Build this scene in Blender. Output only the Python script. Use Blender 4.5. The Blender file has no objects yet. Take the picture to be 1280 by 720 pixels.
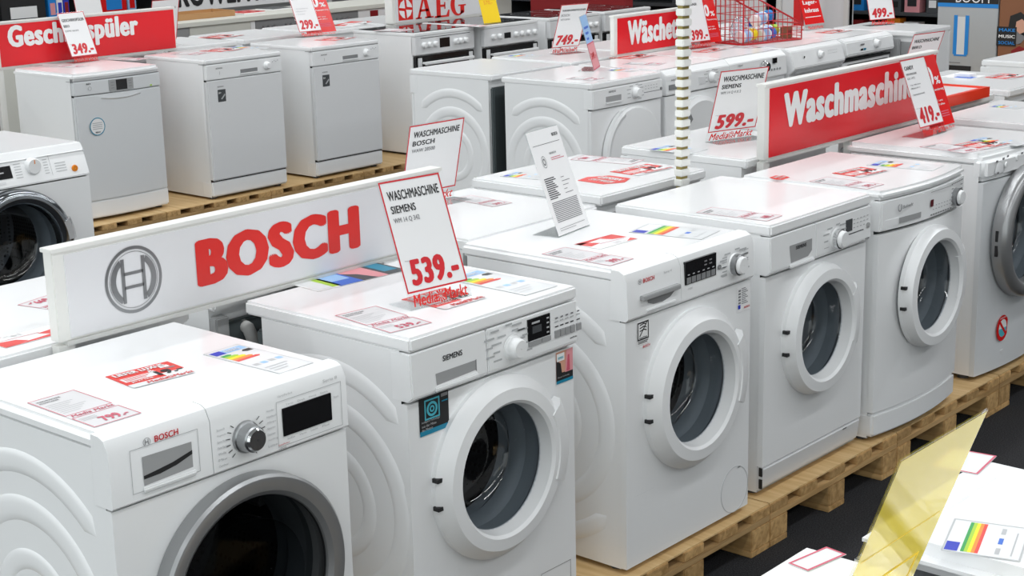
import bpy, bmesh, math, random
from mathutils import Vector, Matrix
random.seed(7)
SC = bpy.context.scene
COL = SC.collection
PI = math.pi
# ------------------------------------------------------------------ camera
F, PITCH, YAW, ROLL = 1982.3, 0.2500, 0.8499, -0.0237
CAM = Vector((-3.1814, -2.405, 1.9754))
FW = Vector((math.cos(PITCH)*math.sin(YAW), math.cos(PITCH)*math.cos(YAW), -math.sin(PITCH)))
_r = Vector((math.cos(YAW), -math.sin(YAW), 0)); _u = _r.cross(FW)
RT = _r*math.cos(ROLL) + _u*math.sin(ROLL); UP = -_r*math.sin(ROLL) + _u*math.cos(ROLL)
cd = bpy.data.cameras.new('camera'); cam = bpy.data.objects.new('camera', cd); COL.objects.link(cam)
cd.sensor_width = 36; cd.lens = 36*F/1280; cd.clip_start = .05; cd.clip_end = 100
cam.matrix_world = Matrix((( RT.x, UP.x, -FW.x, CAM.x), (RT.y, UP.y, -FW.y, CAM.y), (RT.z, UP.z, -FW.z, CAM.z), (0,0,0,1)))
SC.camera = cam
def at(px, py, x=None, y=None, z=None):
    d = FW + RT*((px-640)/F) - UP*((py-360)/F)
    t = (z-CAM.z)/d.z if z is not None else ((y-CAM.y)/d.y if y is not None else (x-CAM.x)/d.x)
    return CAM + d*t
# ------------------------------------------------------------------ world, exposure
w = bpy.data.worlds.new('world'); SC.world = w; w.use_nodes = True
w.node_tree.nodes['Background'].inputs[0].default_value = (.92, .985, .99, 1)
w.node_tree.nodes['Background'].inputs[1].default_value = 1.25
vs = SC.view_settings
vs.view_transform = 'Standard'; vs.look = 'None'; vs.gamma = 1; vs.use_curve_mapping = False
vs.exposure = 0.22
LAMP_W = 29.5      # watts of one ceiling lamp
SC.cycles.use_denoising = True
SC.cycles.max_bounces = 8; SC.cycles.transparent_max_bounces = 16
SC.cycles.caustics_reflective = False; SC.cycles.caustics_refractive = False
# ------------------------------------------------------------------ materials
MATS = {}
def mat(name, col, rough=.4, metal=0, coat=0, spec=.5, emit=None, alpha=None, trans=0):
    m = bpy.data.materials.new(name); m.use_nodes = True; b = m.node_tree.nodes['Principled BSDF']
    b.inputs['Base Color'].default_value = (*col, 1); b.inputs['Roughness'].default_value = rough
    b.inputs['Metallic'].default_value = metal; b.inputs['Coat Weight'].default_value = coat
    b.inputs['Specular IOR Level'].default_value = spec
    if emit: b.inputs['Emission Color'].default_value = (*col, 1); b.inputs['Emission Strength'].default_value = emit
    if alpha is not None: b.inputs['Alpha'].default_value = alpha
    MATS[name] = m; return m
def S(h):  # sRGB hex to linear
    c = [int(h[i:i+2], 16)/255 for i in (0, 2, 4)]
    return tuple(x/12.92 if x <= .04045 else ((x+.055)/1.055)**2.4 for x in c)
mat('enamel', (.86,.87,.875), .22); mat('plastic', (.85,.86,.865), .3); mat('lidw', (.88,.885,.89), .2)
mat('silverwhite', (.70,.72,.735), .3); mat('panelgrey', (.74,.75,.76), .3)
mat('greyplastic', (.36,.365,.37), .35); mat('midgrey', (.24,.245,.25), .4); mat('darkgrey', (.06,.065,.07), .45)
mat('black', (.008,.008,.009), .12); mat('blackmat', (.012,.012,.013), .6); mat('rubber', (.23,.255,.27), .45)
mat('ringgrey', (.33,.335,.34), .3, .6); mat('chrome', (.75,.76,.77), .14, 1); mat('darkchrome', (.30,.32,.34), .12, 1)
mat('steel', (.38,.39,.40), .3, 1); mat('backpanel', (.10,.12,.125), .5, .3); mat('backgrey', (.33,.335,.34), .55, .2)
mat('hose', (.42,.42,.41), .6); mat('wire', (.5,.52,.54), .4)
mat('paper', (.84,.84,.845), .6); mat('cardpaper', (.80,.80,.805), .35); mat('paperA', (.70,.69,.70), .45); mat('paperclear', (.80,.82,.83), .25)
mat('red', S('de1f22'), .35); mat('signred', S('e3202a'), .22); mat('logored', S('de2822'), .3); mat('pricered', S('cc1f2a'), .35)
mat('pink', S('cf5a70'), .5); mat('flyred', S('e2382f'), .4); mat('cardred', S('dc1414'), .25)
mat('ink', (.02,.02,.022), .5); mat('greyink', (.22,.22,.23), .5); mat('lightink', (.48,.49,.5), .5); mat('white', (.87,.87,.87), .35)
mat('signwhite', (.76,.76,.78), .25); mat('alu', (.72,.72,.70), .4, .2); mat('signedge', (.80,.80,.77), .4)
mat('yellowpaper', S('ffd800'), .5); mat('blue', S('3a6fd0'), .5); mat('lightblue', S('9cc4ee'), .5); mat('navy', S('2638b8'), .5)
mat('teal', S('1c86a6'), .4); mat('cyan', S('4fb3c4'), .4); mat('skin', S('d9a48c'), .5); mat('pinkskin', S('e39aa0'), .5)
mat('green', S('2f9e4f'), .5); mat('lime', S('a8cf3a'), .5); mat('orange', S('f08c1e'), .4); mat('egold', S('f5e11c'), .5)
mat('redwire', S('c0141c'), .35); mat('redtray', S('ee3a1c'), .3); mat('darkred', S('8a1218'), .5); mat('wine', S('7a4355'), .4)
mat('cream', (.66,.66,.60), .5); mat('wall', (.5,.5,.5), .8); mat('ceiling', (.62,.63,.64), .85)
mat('boombody', S('b9bdc0'), .35, .3); mat('brightblue', S('1f86d6'), .4); mat('brown', S('8a5a3c'), .6); mat('tan', S('b78b5c'), .5)
mat('lampdiff', (.95,.98,1), .4); mat('clip', (.83,.83,.80), .4); mat('olive', S('7c7340'), .45, .3); mat('brass', S('9a8c52'), .4, .5)
mat('ceramic', (.015,.015,.016), .05); mat('lampwhite', (.8,.8,.8), .5); mat('maroon', S('5a0f18'), .4)
def nodes(m): return m.node_tree.nodes, m.node_tree.links
def wood(name, c1, c2):
    m = mat(name, c1, .65); n, l = nodes(m); b = n['Principled BSDF']
    tc = n.new('ShaderNodeTexCoord'); mp = n.new('ShaderNodeMapping'); oi = n.new('ShaderNodeObjectInfo')
    mp.inputs['Scale'].default_value = (38, 3, 38) if 'y' in name else (4, 30, 45)
    add = n.new('ShaderNodeVectorMath'); sc = n.new('ShaderNodeVectorMath'); sc.operation = 'SCALE'; sc.inputs['Scale'].default_value = 9
    cmb = n.new('ShaderNodeCombineXYZ'); l.new(oi.outputs['Random'], cmb.inputs[0]); l.new(oi.outputs['Random'], cmb.inputs[1])
    l.new(cmb.outputs[0], sc.inputs[0]); l.new(tc.outputs['Object'], mp.inputs[0]); l.new(mp.outputs[0], add.inputs[0]); l.new(sc.outputs[0], add.inputs[1])
    nz = n.new('ShaderNodeTexNoise'); nz.inputs['Scale'].default_value = 1.2; nz.inputs['Detail'].default_value = 6; nz.inputs['Distortion'].default_value = .6
    l.new(add.outputs[0], nz.inputs['Vector'])
    r = n.new('ShaderNodeValToRGB'); r.color_ramp.elements[0].position = .32; r.color_ramp.elements[1].position = .7
    r.color_ramp.elements[0].color = (*c2, 1); r.color_ramp.elements[1].color = (*c1, 1); l.new(nz.outputs[0], r.inputs[0])
    hs = n.new('ShaderNodeHueSaturation'); mr = n.new('ShaderNodeMapRange'); mr.inputs[3].default_value = .78; mr.inputs[4].default_value = 1.12
    l.new(oi.outputs['Random'], mr.inputs[0]); l.new(mr.outputs[0], hs.inputs['Value']); l.new(r.outputs[0], hs.inputs['Color']); l.new(hs.outputs[0], b.inputs['Base Color'])
    bp = n.new('ShaderNodeBump'); bp.inputs['Strength'].default_value = .25; bp.inputs['Distance'].default_value = .004; l.new(nz.outputs[0], bp.inputs['Height']); l.new(bp.outputs[0], b.inputs['Normal'])
wood('wood_y', S('d0aa74'), S('a17d4c')); wood('wood_x', S('cfab78'), S('a58252')); wood('ply_y', S('d8b988'), S('c3a06c'))
def carpet():
    m = mat('carpet', (.02,.02,.021), .95, spec=.2); n, l = nodes(m); b = n['Principled BSDF']
    tc = n.new('ShaderNodeTexCoord'); nz = n.new('ShaderNodeTexNoise'); nz.inputs['Scale'].default_value = 240; nz.inputs['Detail'].default_value = 3
    l.new(tc.outputs['Object'], nz.inputs['Vector']); r = n.new('ShaderNodeValToRGB')
    r.color_ramp.elements[0].position = .35; r.color_ramp.elements[1].position = .75
    r.color_ramp.elements[0].color = (.012,.012,.013,1); r.color_ramp.elements[1].color = (.05,.05,.054,1)
    l.new(nz.outputs[0], r.inputs[0]); l.new(r.outputs[0], b.inputs['Base Color'])
    bp = n.new('ShaderNodeBump'); bp.inputs['Strength'].default_value = .5; bp.inputs['Distance'].default_value = .003; l.new(nz.outputs[0], bp.inputs['Height']); l.new(bp.outputs[0], b.inputs['Normal'])
carpet()
def drum_mat():
    m = mat('drum', (.08,.085,.09), .4, .8); n, l = nodes(m); b = n['Principled BSDF']
    tc = n.new('ShaderNodeTexCoord'); v = n.new('ShaderNodeTexVoronoi'); v.inputs['Scale'].default_value = 62; v.inputs['Randomness'].default_value = .15
    l.new(tc.outputs['Object'], v.inputs['Vector']); r = n.new('ShaderNodeValToRGB'); r.color_ramp.interpolation = 'CONSTANT'
    r.color_ramp.elements[0].color = (.004,.004,.004,1); r.color_ramp.elements[1].position = .32; r.color_ramp.elements[1].color = (.075,.08,.085,1)
    l.new(v.outputs['Distance'], r.inputs[0]); l.new(r.outputs[0], b.inputs['Base Color'])
drum_mat()
def clear(name, tint, f0, rough=.03, body=0.0, bodycol=(.8,.8,.8)):
    m = bpy.data.materials.new(name); m.use_nodes = True; n, l = nodes(m); n.clear()
    o = n.new('ShaderNodeOutputMaterial'); t = n.new('ShaderNodeBsdfTransparent'); t.inputs[0].default_value = (*tint, 1)
    g = n.new('ShaderNodeBsdfGlossy'); g.inputs['Roughness'].default_value = rough; g.inputs[0].default_value = (1,1,1,1)
    fr = n.new('ShaderNodeLayerWeight'); fr.inputs[0].default_value = .5
    pw = n.new('ShaderNodeMath'); pw.operation = 'POWER'; pw.inputs[1].default_value = 5; l.new(fr.outputs['Facing'], pw.inputs[0])
    r0 = ((f0-1)/(f0+1))**2; ma = n.new('ShaderNodeMath'); ma.operation = 'MULTIPLY_ADD'; ma.inputs[1].default_value = 1-r0; ma.inputs[2].default_value = r0; l.new(pw.outputs[0], ma.inputs[0])
    mx = n.new('ShaderNodeMixShader'); l.new(ma.outputs[0], mx.inputs[0])
    if body:
        d = n.new('ShaderNodeBsdfDiffuse'); d.inputs[0].default_value = (*bodycol, 1); tl = n.new('ShaderNodeBsdfTranslucent'); tl.inputs[0].default_value = (*bodycol, 1)
        a = n.new('ShaderNodeMixShader'); a.inputs[0].default_value = .5; l.new(d.outputs[0], a.inputs[1]); l.new(tl.outputs[0], a.inputs[2])
        c = n.new('ShaderNodeMixShader'); c.inputs[0].default_value = body; l.new(t.outputs[0], c.inputs[1]); l.new(a.outputs[0], c.inputs[2]); l.new(c.outputs[0], mx.inputs[1])
    else: l.new(t.outputs[0], mx.inputs[1])
    l.new(g.outputs[0], mx.inputs[2]); l.new(mx.outputs[0], o.inputs[0]); MATS[name] = m
clear('doorglass', (.70,.73,.76), 1.5); clear('darkglass', (.30,.305,.31), 1.16); clear('acrylic', (.96,.97,.97), 1.3)
clear('yellowfilm', (1,.86,.22), 1.35, .08, .72, S('f6dd58')); clear('bag', (.9,.93,.96), 1.4, .15, .25, (.8,.85,.9))
# ------------------------------------------------------------------ mesh helpers
class MB:
    def __init__(s): s.v = []; s.f = []
    def add(s, vs, fs):
        o = len(s.v); s.v += [tuple(p) for p in vs]; s.f += [tuple(i+o for i in f) for f in fs]; return s
    def box(s, x0, x1, y0, y1, z0, z1):
        return s.add([(x0,y0,z0),(x1,y0,z0),(x1,y1,z0),(x0,y1,z0),(x0,y0,z1),(x1,y0,z1),(x1,y1,z1),(x0,y1,z1)],
            [(0,3,2,1),(4,5,6,7),(0,1,5,4),(1,2,6,5),(2,3,7,6),(3,0,4,7)])
    def slab(s, poly, z0, z1):           # poly in xy, counter-clockwise
        n = len(poly)
        return s.add([(x,y,z0) for x,y in poly]+[(x,y,z1) for x,y in poly], [tuple(range(n))[::-1], tuple(range(n,2*n))]+[(i,(i+1)%n,(i+1)%n+n,i+n) for i in range(n)])
    def prism(s, poly, y0, y1):          # poly in xz seen from the front, counter-clockwise
        n = len(poly)
        return s.add([(x,y0,z) for x,z in poly]+[(x,y1,z) for x,z in poly], [tuple(range(n)), tuple(range(n,2*n))[::-1]]+[((i+1)%n,i,i+n,(i+1)%n+n) for i in range(n)])
    def prismx(s, poly, x0, x1):         # poly in yz
        n = len(poly)
        return s.add([(x0,y,z) for y,z in poly]+[(x1,y,z) for y,z in poly], [tuple(range(n))[::-1], tuple(range(n,2*n))]+[(i,(i+1)%n,(i+1)%n+n,i+n) for i in range(n)])
    def lathe(s, prof, cx, cz, n=56, y=0, a0=0, a1=2*PI, closed=None):   # prof (r, y): around the y axis
        full = abs(a1-a0-2*PI) < 1e-6; k = n if full else n+1; m = len(prof); vs = []
        for i in range(k):
            a = a0+(a1-a0)*i/n
            vs += [(cx+r*math.cos(a), y+yy, cz+r*math.sin(a)) for r, yy in prof]
        fs = [(i*m+j, ((i+1)%k)*m+j, ((i+1)%k)*m+j+1, i*m+j+1) for i in range(n) for j in range(m-1)]
        if not full: fs += [tuple(range(m)), tuple(range((k-1)*m, k*m))[::-1]]
        return s.add(vs, fs)
    def tube(s, path, r, n=8):
        pts = [Vector(p) for p in path]; vs = []; m = len(pts)
        for i, p in enumerate(pts):
            d = (pts[min(i+1,m-1)]-pts[max(i-1,0)]).normalized(); a = d.orthogonal().normalized(); b = d.cross(a)
            if i and (a.dot(pa) < .5):
                a = (pa - d*pa.dot(d)).normalized(); b = d.cross(a)
            elif i: a = (pa - d*pa.dot(d)).normalized(); b = d.cross(a)
            pa = a; vs += [p+a*(r*math.cos(2*PI*k/n))+b*(r*math.sin(2*PI*k/n)) for k in range(n)]
        fs = [(i*n+k, i*n+(k+1)%n, (i+1)*n+(k+1)%n, (i+1)*n+k) for i in range(m-1) for k in range(n)]
        fs += [tuple(range(n))[::-1], tuple(range((m-1)*n, m*n))]
        return s.add(vs, fs)
    def rect(s, O, X, Y, x0, y0, x1, y1):
        O, X, Y = Vector(O), Vector(X), Vector(Y)
        return s.add([O+X*a+Y*b for a, b in ((x0,y0),(x1,y0),(x1,y1),(x0,y1))], [(0,1,2,3)])
    def poly(s, O, X, Y, pts):
        O, X, Y = Vector(O), Vector(X), Vector(Y)
        return s.add([O+X*a+Y*b for a, b in pts], [tuple(range(len(pts)))])
    def frame(s, O, X, Y, x0, y0, x1, y1, t):
        s.rect(O,X,Y,x0,y0,x1,y0+t); s.rect(O,X,Y,x0,y1-t,x1,y1); s.rect(O,X,Y,x0,y0+t,x0+t,y1-t); return s.rect(O,X,Y,x1-t,y0+t,x1,y1-t)
    def holeplate(s, x0, x1, z0, z1, cx, cz, r, y0, y1, n=64):  # front plate with a round hole
        ang = sorted([2*PI*i/n for i in range(n)] + [math.atan2(z-cz, x-cx) % (2*PI) for x in (x0,x1) for z in (z0,z1)]); k = len(ang); vs = []
        for a in ang:
            c, d = math.cos(a), math.sin(a)
            t = min([(x1-cx)/c if c > 1e-9 else 9, (x0-cx)/c if c < -1e-9 else 9, (z1-cz)/d if d > 1e-9 else 9, (z0-cz)/d if d < -1e-9 else 9])
            vs += [(cx+t*c,y0,cz+t*d),(cx+r*c,y0,cz+r*d),(cx+r*c,y1,cz+r*d),(cx+t*c,y1,cz+t*d)]
        fs = []
        for i in range(k):
            a, b = i*4, ((i+1)%k)*4
            fs += [(a,a+1,b+1,b)] + [(a+1,a+2,b+2,b+1)] + [(a+3,a,b,b+3)]
        return s.add(vs, fs)
    def plate(s, x0, x1, z0, z1, hx0, hx1, hz0, hz1, y0, y1):   # plate with a rectangular hole
        for a in ((x0,x1,z0,hz0),(x0,x1,hz1,z1),(x0,hx0,hz0,hz1),(hx1,x1,hz0,hz1)): s.box(a[0],a[1],y0,y1,a[2],a[3])
        return s
    def bulge(s, W, amt, ymax=.03):
        if amt: s.v = [(x, y-amt*max(0,(1-((x-W/2)/(W/2))**2)) if y < ymax else y, z) for x, y, z in s.v]
        return s
    def build(s, name, m, parent=None, bevel=0, smooth=None, seg=2, fix=True):
        me = bpy.data.meshes.new(name); me.from_pydata(s.v, [], s.f)
        if bevel or fix:
            b = bmesh.new(); b.from_mesh(me)
            if bevel:
                es = [e for e in b.edges if len(e.link_faces) == 2 and e.calc_face_angle(0) > .6]
                bmesh.ops.bevel(b, geom=es, offset=bevel, segments=seg, affect='EDGES', clamp_overlap=True)
            if fix: bmesh.ops.recalc_face_normals(b, faces=b.faces)
            b.to_mesh(me); b.free()
        me.materials.append(MATS[m])
        if smooth or bevel: me.shade_smooth(); me.set_sharp_from_angle(angle=math.radians(smooth or 35))
        o = bpy.data.objects.new(name, me); COL.objects.link(o)
        if parent: o.parent = parent
        return o
def tag(o, label=None, cat=None, group=None, kind=None):
    for k, v in (('label',label),('category',cat),('group',group),('kind',kind)):
        if v: o[k] = v
    return o
def thing(name, label, cat, loc=(0,0,0), rz=0, group=None):
    o = bpy.data.objects.new(name, None); COL.objects.link(o); o.location = loc; o.rotation_euler = (0,0,rz); o.empty_display_size = .1
    return tag(o, label, cat, group)
def copy_tree(o, parent=None):
    c = o.copy(); COL.objects.link(c); c.parent = parent
    for ch in list(o.children): copy_tree(ch, c)
    return c
TC = {}
def tmesh(s, bold, shear, m):
    k = (s, bold, shear)
    if k not in TC:
        cu = bpy.data.curves.new('t', 'FONT'); cu.body = s; cu.shear = shear; cu.space_character = 1+bold*1.6; cu.resolution_u = 3; cu.fill_mode = 'FRONT'
        ob = bpy.data.objects.new('t', cu); COL.objects.link(ob); dg = bpy.context.evaluated_depsgraph_get()
        me = bpy.data.meshes.new_from_object(ob.evaluated_get(dg)); bpy.data.objects.remove(ob); bpy.data.curves.remove(cu)
        if bold:                       # heavier strokes: the outline laid over itself, shifted
            vs_ = [tuple(v.co) for v in me.vertices]; fs_ = [tuple(p.vertices) for p in me.polygons]; mb = MB()
            for kz, (dx, dy) in enumerate([(0,0)]+[(bold*math.cos(q_),.5*bold*math.sin(q_)) for q_ in [2*PI*i_/(14 if bold > .05 else 6) for i_ in range(14 if bold > .05 else 6)]]): mb.add([(x+dx,y+dy,kz*.00005) for x,y,_ in vs_], fs_)
            bpy.data.meshes.remove(me); me = bpy.data.meshes.new('lettering'); me.from_pydata(mb.v,[],mb.f)
        xs = [v.co.x for v in me.vertices]; ys = [v.co.y for v in me.vertices]
        x0, y0, ww, hh = min(xs), min(ys), max(xs)-min(xs), max(ys)-min(ys)
        for v in me.vertices: v.co = ((v.co.x-x0)/ww, (v.co.y-y0)/hh, v.co.z)
        me.materials.clear(); TC[k] = (me, {})
    me, d = TC[k]
    if m not in d:
        q = me.copy(); q.name = 'lettering'; q.materials.append(MATS[m]); d[m] = q
    return d[m]
def text(s, m, parent, O, X, Y, wd, ht, bold=.012, shear=0, name='lettering', mirror=False):
    X, Y, O = Vector(X), Vector(Y), Vector(O); N = X.cross(Y)
    if mirror: O = O + X*wd; X = -X
    o = bpy.data.objects.new(name, tmesh(s, bold, shear, m)); COL.objects.link(o); o.parent = parent
    A, B = X*wd, Y*ht
    o.matrix_basis = Matrix(((A.x,B.x,N.x,O.x),(A.y,B.y,N.y,O.y),(A.z,B.z,N.z,O.z),(0,0,0,1)))
    return o
def struct(o): o['kind'] = 'structure'; return o
XF, ZF = (1,0,0), (0,0,1)
# ------------------------------------------------------------------ the setting
struct(MB().box(-8,16,-8,16,-.05,0).build('floor', 'carpet'))
struct(MB().box(-8,16,-8,16,4.2,4.25).build('ceiling', 'ceiling'))
struct(MB().box(-8,16,15.9,16,0,4.2).build('wall_back', 'wall'))
struct(MB().box(15.9,16,-8,15.9,0,4.2).build('wall_right', 'wall'))
struct(MB().box(-1.5,16,-6.1,-6,0,4.2).build('light_blocker_front', 'wall'))  # unseen slab, added to keep world light off the right-hand appliance fronts
for i, y in enumerate((-4.2,-1.8,.6,3.0,5.4,7.8,10.2)):
    for j, x in enumerate((-4.5,-.9,2.7,6.3,9.9)):
        t = thing('ceiling_lamp', 'white fluorescent strip lamp on the ceiling, outside the picture', 'lamp', (x,y,4.0), 0, 'ceiling strip lamps')
        MB().box(-1.6,1.6,-.13,.13,.02,.2).build('housing','lampwhite',t)
        l = bpy.data.lights.new('tube_light','AREA'); l.shape = 'RECTANGLE'; l.size = 3.1; l.size_y = .22; l.energy = LAMP_W; l.color = (.96,.985,1)
        lo = bpy.data.objects.new('tube_light', l); COL.objects.link(lo); lo.parent = t; lo.location = (0,0,.01)
# ------------------------------------------------------------------ pallets
PZ = .144; T = PZ+.85
def pallet_proto():
    t = thing('pallet', 'p', 'pallet')
    m = [MB().box(0,.1,0,1.2,.110,.139).build('m','wood_y',bevel=.002), MB().box(0,.8,0,.1,.089,.110).build('m','wood_x',bevel=.002),
         MB().box(0,.1,0,.14,.02,.089).build('m','wood_y',bevel=.003), MB().box(0,.1,0,1.2,0,.02).build('m','wood_y',bevel=.002)]
    me = [o.data for o in m]
    for o in m: bpy.data.objects.remove(o)
    def put(name, k, x, y):
        o = bpy.data.objects.new(name, me[k]); COL.objects.link(o); o.parent = t; o.location = (x,y,0)
    for i in range(5): put('deck_board',0,i*.175,0)
    for y in (0,.55,1.1): put('stringer',1,0,y)
    for x in (0,.35,.7):
        put('bottom_board',3,x,0)
        for y in (0,.53,1.06): put('block',2,x,y)
    MB().box(.002,.798,.004,1.196,.139,.144).build('deck_sheet','ply_y',t)
    return t
PAL = pallet_proto(); first = [True]
def pallet(x, y, label, rz=0):
    o = PAL if first[0] else copy_tree(PAL); first[0] = False
    o.location = (x,y,0); o.rotation_euler.z = rz + random.uniform(-.0006,.0006); o['label'] = label; o['group'] = 'wooden pallets under the appliances'
names = ['under the large dark-doored washer','under the second washer in the front row','under the third washer with the grey crescent drawer handle','under the fourth washer with a kick plate','under the curved-front washer','under the washer with the red round sticker','next along beyond the red-stickered washer','far along the front row','at the far end of the front row']
for i, s in enumerate(names): pallet(.681+.802*(i-3), -.029, 'light wooden pallet '+s)
for i, s in enumerate(('left of the dishwashers','under the rounded dishwasher','under the middle dishwasher','under the right dishwasher','under the hob cooker','under the second cooker','under the third cooker','under the fourth cooker')):
    pallet(1.575+.803*i, 5.172, 'light wooden pallet '+s)
for i, s in enumerate(('first','second','third','fourth','fifth')): pallet(3.0+.805*i, 2.48, 'wooden pallet under the tumble dryers, %s from the left' % s)
pallet(7.03, 2.48, 'wooden pallet under the appliance at the end of the dryer row')
pallet(-.22, 3.08, 'wooden pallet under the chrome-ringed washer at the left')
pallet(-1.86, -2.44, 'wooden pallet under the washer with the yellow card'); pallet(-1.05, -2.44, 'wooden pallet under the narrow washer at the lower right')
# ------------------------------------------------------------------ appliances
def ribs(mb, x, sgn, cy, cz, lst):
    for r, a0, a1, wd, ht in lst:
        n = max(8, int((a1-a0)/.09)); full = a1-a0 > 2*PI-.01; prof = [(-1,0),(-.8,.65),(-.4,.95),(.4,.95),(.8,.65),(1,0)]; vs = []
        k = n if full else n+1
        for i in range(k):
            a = a0+(a1-a0)*i/n; e = 1
            if not full:
                d = min(i, n-i)/n*(a1-a0)*r; e = min(1, math.sqrt(max(0,1-(1-min(1,d/(wd/2)))**2))+.02)
            for u, h in prof:
                rr = r+u*wd/2*e; vs.append((x+sgn*h*ht*e, cy+rr*math.cos(a), cz+rr*math.sin(a)))
        m = len(prof)
        mb.add(vs, [(i*m+j, ((i+1)%k)*m+j, ((i+1)%k)*m+j+1, i*m+j+1) for i in range(n) for j in range(m-1)])
RIB = [(.335,.85,2.35,.05,.004),(.335,3.95,5.5,.05,.004),(.235,0,2*PI,.055,.004),(.125,0,2*PI,.045,.0035)]
def body(t, W, D, H, y0=.02, z0=.015, side=None, ribbed=False, bodym='enamel', shortback=.025, backm='backgrey'):
    yb = D-shortback
    m = MB(); m.box(.0018,W-.0018,y0,yb,z0,H)
    m.f = [f for i, f in enumerate(m.f) if i not in (2,)]       # open at the front
    o = m.build('body', bodym, t, fix=False)
    if ribbed:
        mb = MB(); ribs(mb, .0017, -1, y0+(yb-y0)*.52, .40, RIB); mb.build('pressed_ribs', bodym, o, smooth=60)
        mb = MB(); ribs(mb, W-.0017, 1, y0+(yb-y0)*.52, .40, RIB); mb.build('pressed_ribs', bodym, o, smooth=60)
    b = MB().box(.02,W-.02,yb-.005,D-.004,.04,H-.04).build('back_panel', backm, t, bevel=.006)
    mb = MB()
    for i in range(6): mb.box(W*.62,W*.62+.06,D-.005,D-.002,.25+i*.05,.265+i*.05)
    mb.build('vent_slot','blackmat',b)
    for x in (.04,W-.04):
        for y in (.06,D-.06):
            MB().add([(x+.022*math.cos(a),y+.022*math.sin(a),0) for a in [i*PI/4 for i in range(8)]]+[(x+.022*math.cos(a),y+.022*math.sin(a),z0+.002) for a in [i*PI/4 for i in range(8)]], [tuple(range(8)),tuple(range(8,16))]+[(i,(i+1)%8,(i+1)%8+8,i+8) for i in range(8)]).build('foot','darkgrey',t)
    return o
def outline(W, y0, D, b, n=14): return [(W*i/n, y0-b*(1-(2*i/n-1)**2)) for i in range(n+1)] + [(W,D),(0,D)]
def door(t, cx, cz, r, ri, y, ringm='plastic', glassm='doorglass', style='chamfer', handle=True, drumr=.235):
    if style == 'chamfer': prof = [(r,.004),(r,-.012),(r-.006,-.02),(ri+.042,-.042),(ri+.012,-.045),(ri+.004,-.038),(ri-.003,-.002)]
    elif style == 'flat': prof = [(r,.004),(r,-.03),(r-.006,-.036),(r-.012,-.037),(ri+.01,-.034),(ri,-.026),(ri-.003,-.015)]
    else: prof = [(r,.004)] + [((r+ri)/2+(r-ri)/2*math.cos(a), -.028-.03*math.sin(a)) for a in [i*PI/8 for i in range(9)]] + [(ri-.003,-.005)]
    d = MB().lathe(prof, cx, cz, 72, y).build('door', ringm, t, smooth=28)
    gp = [(ri-.002,-.006),(ri-.012,.02),(ri-.02,.07),(ri-.035,.095),(ri-.07,.108),(.001,.112)] if style != 'flat' else [(ri,-.02),(ri*.8,-.026),(ri*.4,-.03),(.001,-.031)]
    MB().lathe(gp, cx, cz, 56, y).build('door_glass', glassm, d, smooth=40)
    if style == 'flat': MB().lathe([(ri*.72,-.012),(ri*.70,.05),(ri*.6,.08),(.001,.09)], cx, cz, 48, y).build('inner_bowl','doorglass',d,smooth=40)
    MB().lathe([(r-.01,.0),(r-.01,.012),(ri+.01,.012),(ri+.006,.05),(ri-.006,.06),(ri-.012,.09),(ri+.0,.105),(ri-.008,.13),(drumr,.135)], cx, cz, 48, y).build('door_seal','rubber',t,smooth=40)
    dr = MB().lathe([(drumr,.135),(drumr,.40),(drumr-.03,.42),(.001,.425)], cx, cz, 48, y).build('drum','drum',t,smooth=50)
    mb = MB()
    for k in range(3):
        a = .5+k*2*PI/3; c, s = math.cos(a), math.sin(a)
        mb.add([(cx+(drumr-h)*c-wd*s, y+yy, cz+(drumr-h)*s+wd*c) for yy in (.15,.39) for h, wd in ((0,-.03),(.055,-.006),(.055,.006),(0,.03))], [(0,1,5,4),(1,2,6,5),(2,3,7,6),(0,3,2,1),(4,5,6,7)])
    mb.build('drum_paddle','midgrey',dr)
    if handle:
        MB().lathe([(r-.052,-.036),(r-.04,-.046),(r-.004,-.04),(r+.016,-.026),(r+.018,-.004),(r-.052,-.004)], cx, cz, 14, y, -.42, .52).build('handle', ringm, d, smooth=30)
        for dz in (-.035,.035): MB().box(cx-r-.003,cx-r+.016,y-.024,y-.006,cz+dz-.005,cz+dz+.005).build('hinge_slot','blackmat',d)
    return d
def knob(parent, x, z, y, r=.027, m='plastic', dep=.03, capm=None, ticks=True):
    k = MB().lathe([(r+.004,.0),(r+.003,-.006),(r,-.008),(r-.003,-dep+.003),(r-.006,-dep),(.001,-dep)], x, z, 28, y).build('knob', m, parent, smooth=35)
    if ticks:
        for i in range(12):
            if 5 <= i <= 6: continue
            a = PI/2+ (i-.0)*2*PI/12; wd = .024+.012*((i*7)%3)/2
            px, pz = x+math.cos(a)*(r+.017), z+math.sin(a)*(r+.014)
            L.append((px if math.cos(a) > 0 else px-wd, pz-.0022, wd, .0045))
    return k
L = []
def flush_ticks(parent, y, m='lightink'):
    if L:
        mb = MB()
        for x, z, a, b in L: mb.rect((x,y-.0006,z), XF, ZF, 0, 0, a, b)
        mb.build('scale_print', m, parent, fix=False)['kind'] = 'stuff'; L.clear()
def ftext(s, m, parent, x, z, wd, ht, y, bold=.012, shear=0): return text(s, m, parent, (x,y-.0008,z), XF, ZF, wd, ht, bold, shear)
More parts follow.
